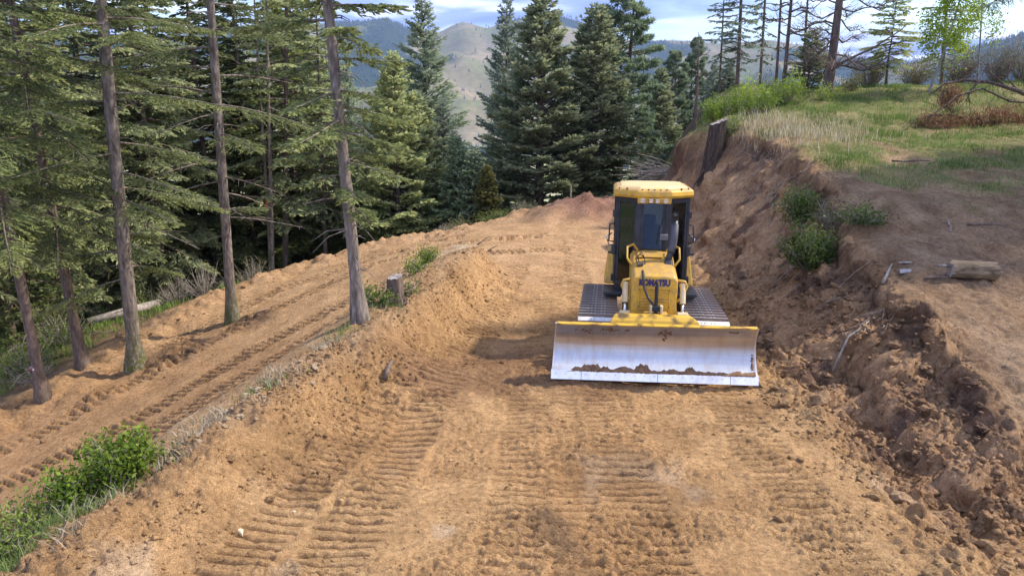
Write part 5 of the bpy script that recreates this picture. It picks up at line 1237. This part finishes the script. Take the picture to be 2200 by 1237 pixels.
for i, (u, Yd, H) in enumerate(((1572, 27.5, 1.0), (1608, 28.5, 1.35), (1652, 29, 1.1), (1692, 29.5, 1.45), (1630, 27, .9))):
    sh(u, 0, ['leftmost', 'second from the left', 'fourth from the left', 'rightmost', 'middle, lowest'][i]+' of the yellow-green bushes in the row behind the pale grass', 87+i, H, .75, 22, 1300, ('bright', 'lime')[i % 2], (.085, .045), dY=Yd, group='bright bushes on the bench', low=.3, clump=.07)
sh(1775, 215, 'small yellow weeds in the grass below the dead pine', 93, .7, .35, 14, 500, 'lime', (.07, .035))
sh(1830, 195, 'yellow-green bush between dead pine and small pointed fir', 94, .7, .5, 18, 900, 'olive', (.07, .035))
sh(1570, 290, 'dark green weedy plant growing against the tall stump', 95, .55, .38, 22, 1000, 'shrub', (.06, .03))
for i, (u, Yd, H, mt, lab) in enumerate(((1865, 36, 2.0, 'olive', 'grey-olive thicket left of the small pointed fir'), (1960, 35.5, 1.7, 'olive', 'rounded grey-olive bush right of the small pointed fir'), (2060, 34.5, 1.9, 'olive', 'grey thicket behind the fallen bough'), (2140, 35, 2.4, 'pale', 'large pale grey thicket near the right edge'), (2195, 34, 2.2, 'olive', 'grey-green thicket at the right edge'), (1640, 39, 1.8, 'shrub', 'dark bush between the thin larch and dead poles'))):
    sh(u, 0, lab, 101+i, H, 1.0, 60, 2600, mt, (.075, .03), dY=Yd, low=.15, clump=.14)
sh(985, 480, 'low yellow-green shrub on the far road shoulder', 111, .9, .85, 40, 2600, 'olive', (.07, .035), dY=31.0); sh(950, 0, 'grey-green shrub at the road shoulder below the firs', 112, .8, .7, 44, 900, 'olive', (.06, .03), dY=31.0)
sh(1060, 0, 'yellow-green shrub right of the yellow young conifer', 113, .75, .8, 36, 2000, 'shrub', (.07, .035), dY=31.0)
sh(1130, 0, 'pale grey-green shrub in front of the largest fir', 114, .95, .85, 46, 2200, 'pale', (.06, .03), dY=31.2); sh(1085, 0, 'small green shrub between two paler ones on the shoulder', 115, .6, .5, 24, 1200, 'shrub', (.06, .03), dY=31.0)
sh(250, 1045, 'bright green bush at the foot of the berm in the left foreground', 121, .72, .30, 15, 1900, 'bright', (.06, .036), clump=.055, low=.1); sh(165, 1085, 'lower bright green bush left of the foreground bush', 122, .5, .38, 18, 1300, 'bright', (.06, .036), clump=.06)
sh(300, 1015, 'narrow bright green shoots right behind the foreground bush', 221, .6, .22, 9, 800, 'bright', (.06, .036), clump=.05, low=.1)
sh(215, 1020, 'sparse green sprigs behind the foreground bush', 123, .6, .5, 16, 450, 'bright', (.07, .04)); sh(60, 1160, 'low yellow-green weeds in the bottom left corner', 124, .35, .7, 60, 3200, 'shrub', (.06, .02))
sh(920, 565, 'bright green weed clump on the slope below the berm end', 125, .55, .32, 24, 1100, 'bright', (.07, .03)); sh(895, 585, 'second green weed clump left of the first on the slope', 126, .35, .3, 18, 550, 'bright', (.06, .03))
sh(795, 655, 'small green plant just right of the leaning bare trunk', 127, .45, .18, 9, 300, 'bright', (.06, .04)); sh(825, 655, 'small green weeds left of the short stump', 128, .25, .22, 12, 350, 'shrub', (.06, .035)); sh(880, 635, 'thin weeds right of the short stump', 129, .3, .25, 12, 220, 'shrub', (.06, .03))
for i, (u, Yd, H, n, lab) in enumerate(((30, 23.5, 1.6, 2600, 'green undergrowth bush at the left edge'), (110, 24, 1.5, 2200, 'green undergrowth bush behind the ribboned trunk'), (140, 21.5, 1.0, 1000, 'thin undergrowth between the two leaning left trees'), (320, 28.5, 1.4, 1400, 'green undergrowth right of the thick grey trunk'), (250, 29, 1.3, 1600, 'green undergrowth behind the fallen log'), (60, 19.5, .8, 1200, 'low green undergrowth left of the ribboned trunk'))):
    sh(u, 0, lab, 131+i, H, 1.1, 44, n, 'shrub', (.08, .045), dY=Yd, low=.1, clump=.15)
for i, (u, Yd, H, R_, lab) in enumerate(((440, 26.8, 1.5, 1.1, 'bare grey shrub left of the mossy trunk at the road edge'), (385, 26.5, 1.1, .9, 'bare grey shrub right of the thick grey trunk'), (545, 29.5, 1.5, 1.0, 'brownish bare shrub right of the mossy trunk'), (960, 30.2, .7, .5, 'bare grey twiggy bush on the far shoulder'), (70, 18.2, .5, .9, 'pile of grey twigs left of the dirt shoulder'))):
    sh(u, 0, lab, 141+i, H, R_, 46, 160 if i != 2 else 700, 'olive', (.06, .03), dY=Yd, name='bare_shrub')
# grey dead boughs lying off the nose of the bank
p = spot(1440, 30.0); t = empty('dead_branches', p, 0, 'grey dead branches sticking out left of the bank nose', 'dead branches'); rng = np.random.RandomState(21); mb = MB()
for i in range(44):
    o = np.array([rng.normal()*.25, rng.normal()*.3, rng.uniform(.0, .5)]); d = unit(np.array([-1.0, rng.normal()*.4, rng.normal()*.30-.02])); L = rng.uniform(.6, 2.0); m1 = o+d*L*.5+[0, 0, .08]; e = o+d*L
    mb.tube([o, m1, e], [.016, .011, .004], 4, cap=False)
    for _ in range(4): b0 = o+(e-o)*rng.uniform(.3, .95); mb.tube([b0, b0+unit(d+rng.normal(size=3)*.5)*.35], [.006, .003], 3, cap=False)
mb.build('twigs', M['deadwood'], t, smooth=True)

# ------------------------------------------------------------------ grass, straw, roots, crumbs: uncountable
def blades(name, label, cat, x, y, h, w, mat, seed, bendk=.5, var=None):
    rng = np.random.RandomState(seed); n = len(x); z = surf(x, y)-.02; a = rng.uniform(0, 2*np.pi, n); hh = h*rng.uniform(.5, 1.3, n); bx = np.cos(a)*hh*bendk*rng.rand(n); by = np.sin(a)*hh*bendk*rng.rand(n); px, py = -np.sin(a)*w/2, np.cos(a)*w/2
    V = np.zeros((n, 5, 3)); V[:, 0] = np.c_[x-px, y-py, z]; V[:, 1] = np.c_[x+px, y+py, z]; V[:, 2] = np.c_[x+px*.7+bx*.35, y+py*.7+by*.35, z+hh*.6]; V[:, 3] = np.c_[x-px*.7+bx*.35, y-py*.7+by*.35, z+hh*.6]; V[:, 4] = np.c_[x+bx, y+by, z+hh]
    b = np.arange(n)*5; F = np.concatenate([np.stack([b, b+1, b+2], 1), np.stack([b, b+2, b+3], 1), np.stack([b+3, b+2, b+4], 1)])
    me = mesh_arrays(name, V.reshape(-1, 3), F); at = me.attributes.new('var', 'FLOAT', 'POINT'); vv = rng.rand(n) if var is None else np.clip(var, 0, 1); at.data.foreach_set('value', np.repeat(vv, 5).astype(np.float32)); o = link(name, me, mat); tag(o, label, cat, kind='stuff')
rng = np.random.RandomState(55); n = 330000; x = rng.uniform(5.5, 27, n); y = rng.uniform(14, 35, n); g = grass_mask(x, y)*(x > lipx(y)+.15); k = rng.rand(n) < g*.55*np.clip(.45+1.0*fbm(x*.8, y*.8, 3, 301), .05, 1); x, y = x[k], y[k]
dry = fbm(x*.5, y*.5, 3, 305); vr = .35+.5*dry+rng.normal(size=len(x))*.18; blades('grass', 'green and straw-coloured grass over the right-hand bench', 'grass', x, y, .10+.10*np.clip(fbm(x*.3, y*.3, 2, 307)+.3, 0, 1), .016, M['grass'], 56, .8, vr)
n = 1900; q = on_ground(1690, 292); x = q[0]+rng.normal(size=n)*1.3; y = q[1]+rng.normal(size=n)*1.0+.4; k = x > lipx(y)-.1; blades('pale_grass', 'tuft of tall pale dry grass behind the tall stump', 'grass', x[k], y[k], .34, .016, M['straw'], 57, .9)
# bottom-left grass
q = on_ground(60, 1180); n = 5000; x = q[0]+rng.normal(size=n)*.7-.2; y = q[1]+rng.normal(size=n)*.7+.3; kk = x < line_x(RIDGE, y)-.25; x, y = x[kk], y[kk]; n = len(x); blades('weed_grass', 'yellow-green grass in the bottom left corner below the berm', 'grass', x, y, .13, .010, M['grass'], 58, .9, .35+.45*rng.rand(n))
# dry stalks along the foot of the berm's outer slope
STRIP = np.array([on_ground(u, v) for u, v in ((60, 1205), (130, 1150), (200, 1100), (270, 1055), (330, 1010), (380, 970), (450, 915), (500, 880), (550, 850), (600, 822), (650, 790), (700, 748), (745, 715), (790, 690), (840, 655), (890, 600))])
P = np.concatenate([np.linspace(a, b_, 12) for a, b_ in zip(STRIP[:-1], STRIP[1:])]); i = rng.randint(len(P), size=3000); x = P[i, 0]+rng.normal(size=len(i))*.17-.08; y = P[i, 1]+rng.normal(size=len(i))*.17; k = fbm(x*1.4, y*1.4, 3, 311) > .0; blades('dry_stalks', 'dry straw stalks and weeds strewn along the foot of the berm slope', 'dry grass', x[k], y[k], .13, .010, M['straw'], 59, 1.9)
k = (rng.rand(len(x)) < .35) & (fbm(x*1.1+7, y*1.1, 3, 313) > .2); blades('slope_weeds', 'thin green weeds along the foot of the berm slope', 'weeds', x[k], y[k], .15, .012, M['grass'], 60, .8, .3+.3*rng.rand(k.sum()))
n = 30000; x = rng.uniform(-34, -10, n); y = rng.uniform(14, 38, n); d_, s_, a_ = poly_dist(x, y, SHOULD); k = (s_ > .8) & (fbm(x*.3, y*.3, 3, 315) > -.2); blades('forest_grass', 'green grass and ground cover under the trees at left', 'ground cover', x[k], y[k], .22, .03, M['grass'], 61, .7, .25+.35*rng.rand(k.sum()))
# needles and twigs littering the bench
n = 5200; x = rng.uniform(6.2, 17, n); y = rng.uniform(8.5, 23, n); k = (x > lipx(y)+.05); x, y = x[k], y[k]; n = len(x); z = surf(x, y)+.008; a = rng.uniform(0, 6.28, n); L = rng.uniform(.04, .20, n); w = rng.uniform(.003, .009, n); A = np.c_[np.cos(a)*L/2, np.sin(a)*L/2, rng.normal(size=n)*.01]; Wd = np.c_[-np.sin(a)*w, np.cos(a)*w, np.zeros(n)]
o = link('needle_litter', leaves_mesh('needle_litter', np.c_[x, y, z], A, Wd, rng.rand(n), M['straw']), M['straw']); tag(o, 'fine twigs and dry needles littering the bare bench', 'litter', kind='stuff')
# roots hanging out of the cut bank
mb = MB(); ly = np.array([p[1] for p in LIP])
for i in range(230):
    y0 = rng.uniform(11, 27) if i > 90 else rng.uniform(19, 26); x0 = float(lipx(y0))+rng.uniform(-.9, .15); z0 = sz(x0, y0)+rng.uniform(-.02, .06); L = rng.uniform(.25, 1.0); dx, dy = -rng.uniform(.2, .8)*L, rng.normal()*.45*L; P = []
    for s in (0, .35, .7, 1): xx, yy = x0+dx*s, y0+dy*s+.05*math.sin(7*s+i); P.append((xx, yy, max(z0-.75*L*s, sz(xx, yy)+.03)+.03*math.sin(9*s)))
    r = rng.uniform(.004, .014); mb.tube(P, [r, r*.8, r*.6, .002], 4, cap=False)
tag(mb.build('bank_roots', simple('root_skin', (.16, .11, .08), (.40, .32, .25), .85, scale=9), smooth=True), 'thin pale roots dangling from the lip of the cut bank', 'roots', kind='stuff')
# clods
def clod_mesh(seed, sub=1):
    bm = bmesh.new(); bmesh.ops.create_icosphere(bm, subdivisions=sub, radius=1); r = np.random.RandomState(seed)
    for v in bm.verts: v.co *= 1+r.normal()*.16+.35*float(perlin(v.co.x*1.4+seed, v.co.y*1.4+v.co.z))
    for v in bm.verts: v.co.z *= .7
    me = bpy.data.meshes.new('clod'); bm.to_mesh(me); bm.free(); me.materials.append(M['clod']); return me
M['clod'] = bpy.data.materials.new('dry_clod')
def clod_mat():
    m, nt, N, L, P = mk('soil_clod'); oi = N.new('ShaderNodeObjectInfo'); v = obj_vec(N, L); n = noise_node(N, L, v, 2.2, 6, .65)
    L.new(mixc(N, L, 1.0, oi.outputs['Color'], ramp(N, L, n, [(.3, (.65, .62, .6)), (.7, (1.2, 1.2, 1.2))]), 'MULTIPLY'), P.inputs['Base Color']); P.inputs['Roughness'].default_value = .95; P.inputs['Specular IOR Level'].default_value = .15
    L.new(bump(N, L, n, .8, .3), P.inputs['Normal']); return m
M['clod'] = clod_mat()
M['clod_pale'] = simple('pale_stone', (.30, .215, .13), (.45, .34, .22), .9, scale=9, bmp=.6, bdist=.02)
def where(kind, n, rng):
    if kind == 'toe':
        y = rng.uniform(5.5, 20, n)**1.0; return np.interp(y, [p[1] for p in TOE_R], [p[0] for p in TOE_R])+rng.normal(size=n)*.42-.15, y
    if kind == 'bank':
        y = rng.uniform(6, 17, n); a = np.interp(y, [p[1] for p in TOE_R], [p[0] for p in TOE_R]); b_ = lipx(y); f = rng.rand(n); return a+(b_-a)*f*1.1, y
    if kind == 'berm':
        P = line(RIDGE, .2); i = rng.randint(len(P), size=n); return P[i, 0]+rng.normal(size=n)*.5+.25, P[i, 1]+rng.normal(size=n)*.3
    if kind == 'road': return rng.uniform(-3, 4.4, n), 5.5+9*rng.rand(n)**1.6
    if kind == 'lower':
        y = rng.uniform(9, 28, n); a = line_x(TOE_OUT, y); b_ = line_x(SHOULD[:8], y); return b_+(a-b_)*rng.rand(n), y
    if kind == 'should':
        P = line(SHOULD[:10], .3); i = rng.randint(len(P), size=n); return P[i, 0]+rng.normal(size=n)*.5, P[i, 1]+rng.normal(size=n)*.5
    Q = STRIP[4:13]; P = np.concatenate([np.linspace(a, b_, 12) for a, b_ in zip(Q[:-1], Q[1:])]); i = rng.randint(len(P), size=n); return P[i, 0]+rng.normal(size=n)*.16, P[i, 1]+rng.normal(size=n)*.17
CM = [clod_mesh(s, 2) for s in range(5)]; PM = []
for m_ in CM[:3]: c_ = m_.copy(); c_.materials.clear(); c_.materials.append(M['clod_pale']); PM.append(c_)
rng = np.random.RandomState(66)
for kind, n, s0, s1, ms in (('toe', 70, .035, .10, CM), ('bank', 110, .04, .12, CM), ('berm', 45, .025, .06, CM), ('road', 22, .02, .055, CM), ('foot', 80, .02, .055, PM), ('lower', 14, .03, .07, CM), ('should', 20, .05, .12, CM)):
    xs, ys = where(kind, n, rng); zs = surf(xs, ys); cs = soil(xs, ys)
    for x, y, z, cl in zip(xs, ys, zs, cs):
        s = s0+(s1-s0)*rng.rand()**2.2; o = bpy.data.objects.new('clod' if ms is CM else 'stone', ms[rng.randint(len(ms))]); COL.objects.link(o); o.parent = GROUND; o.color = (*(cl*rng.uniform(.85, 1.2)), 1); o.location = (x, y, z+s*.25); o.scale = (s*rng.uniform(.8, 1.4), s, s*rng.uniform(.6, 1)); o.rotation_euler = (rng.normal()*.3, rng.normal()*.3, rng.uniform(0, 6.28))
def crumbs():
    rng = np.random.RandomState(67); X, Y, S = [], [], []
    for kind, n, s0, s1 in (('toe', 4500, .008, .04), ('bank', 7000, .010, .055), ('berm', 7500, .008, .034), ('road', 5200, .005, .024), ('foot', 3000, .01, .035), ('lower', 2200, .010, .035), ('should', 900, .015, .05)):
        x, y = where(kind, n, rng); k = fbm(x*.9, y*.9, 3, 321)+rng.normal(size=n)*.25 > -.1; X.append(x[k]); Y.append(y[k]); S.append(s0+(s1-s0)*rng.rand(k.sum())**3)
    x, y, s = np.concatenate(X), np.concatenate(Y), np.concatenate(S); z = surf(x, y); n = len(x)
    bv = np.array([(1, 0, 0), (.31, .95, 0), (-.81, .59, 0), (-.81, -.59, 0), (.31, -.95, 0), (0, 0, 1.0), (0, 0, -.6)]); bf = np.array([(i, (i+1) % 5, 5) for i in range(5)]+[((i+1) % 5, i, 6) for i in range(5)])
    V = bv[None]*(1+.22*rng.normal(size=(n, len(bv), 1)))*s[:, None, None]*np.array([1.15, 1, .75]); a = rng.uniform(0, 6.28, n); c, sn = np.cos(a)[:, None], np.sin(a)[:, None]; V = np.stack([V[..., 0]*c-V[..., 1]*sn, V[..., 0]*sn+V[..., 1]*c, V[..., 2]], 2)+np.stack([x, y, z+s*.12], 1)[:, None]
    F = (bf[None]+(np.arange(n)*len(bv))[:, None, None]).reshape(-1, 3); me = mesh_arrays('soil_crumbs', V.reshape(-1, 3), F); cc = np.repeat(soil(x, y)*rng.uniform(.85, 1.25, (n, 1)), len(bv), 0); me.color_attributes.new('Col', 'FLOAT_COLOR', 'POINT').data.foreach_set('color', np.c_[cc, np.ones(len(cc))].astype(np.float32).ravel()); o = link('soil_crumbs', me, M['earth']); tag(o, 'loose soil crumbs scattered over the dirt roads and bank', 'soil', kind='stuff')
crumbs()
# ------------------------------------------------------------------ air
def haze():
    mb = MB(); mb.box((0, 4200, 150), (19000, 12500, 1300)); o = mb.build('haze', None); tag(o, 'thin blue air over the valley', kind='stuff')
    m = bpy.data.materials.new('air'); m.use_nodes = True; nt = m.node_tree; nt.nodes.remove(nt.nodes['Principled BSDF']); v = nt.nodes.new('ShaderNodeVolumePrincipled')
    v.inputs['Color'].default_value = (.44, .62, 1.0, 1); v.inputs['Density'].default_value = 6e-5; v.inputs['Anisotropy'].default_value = 0.0
    nt.links.new(v.outputs[0], nt.nodes['Material Output'].inputs['Volume']); o.data.materials.append(m)
haze()
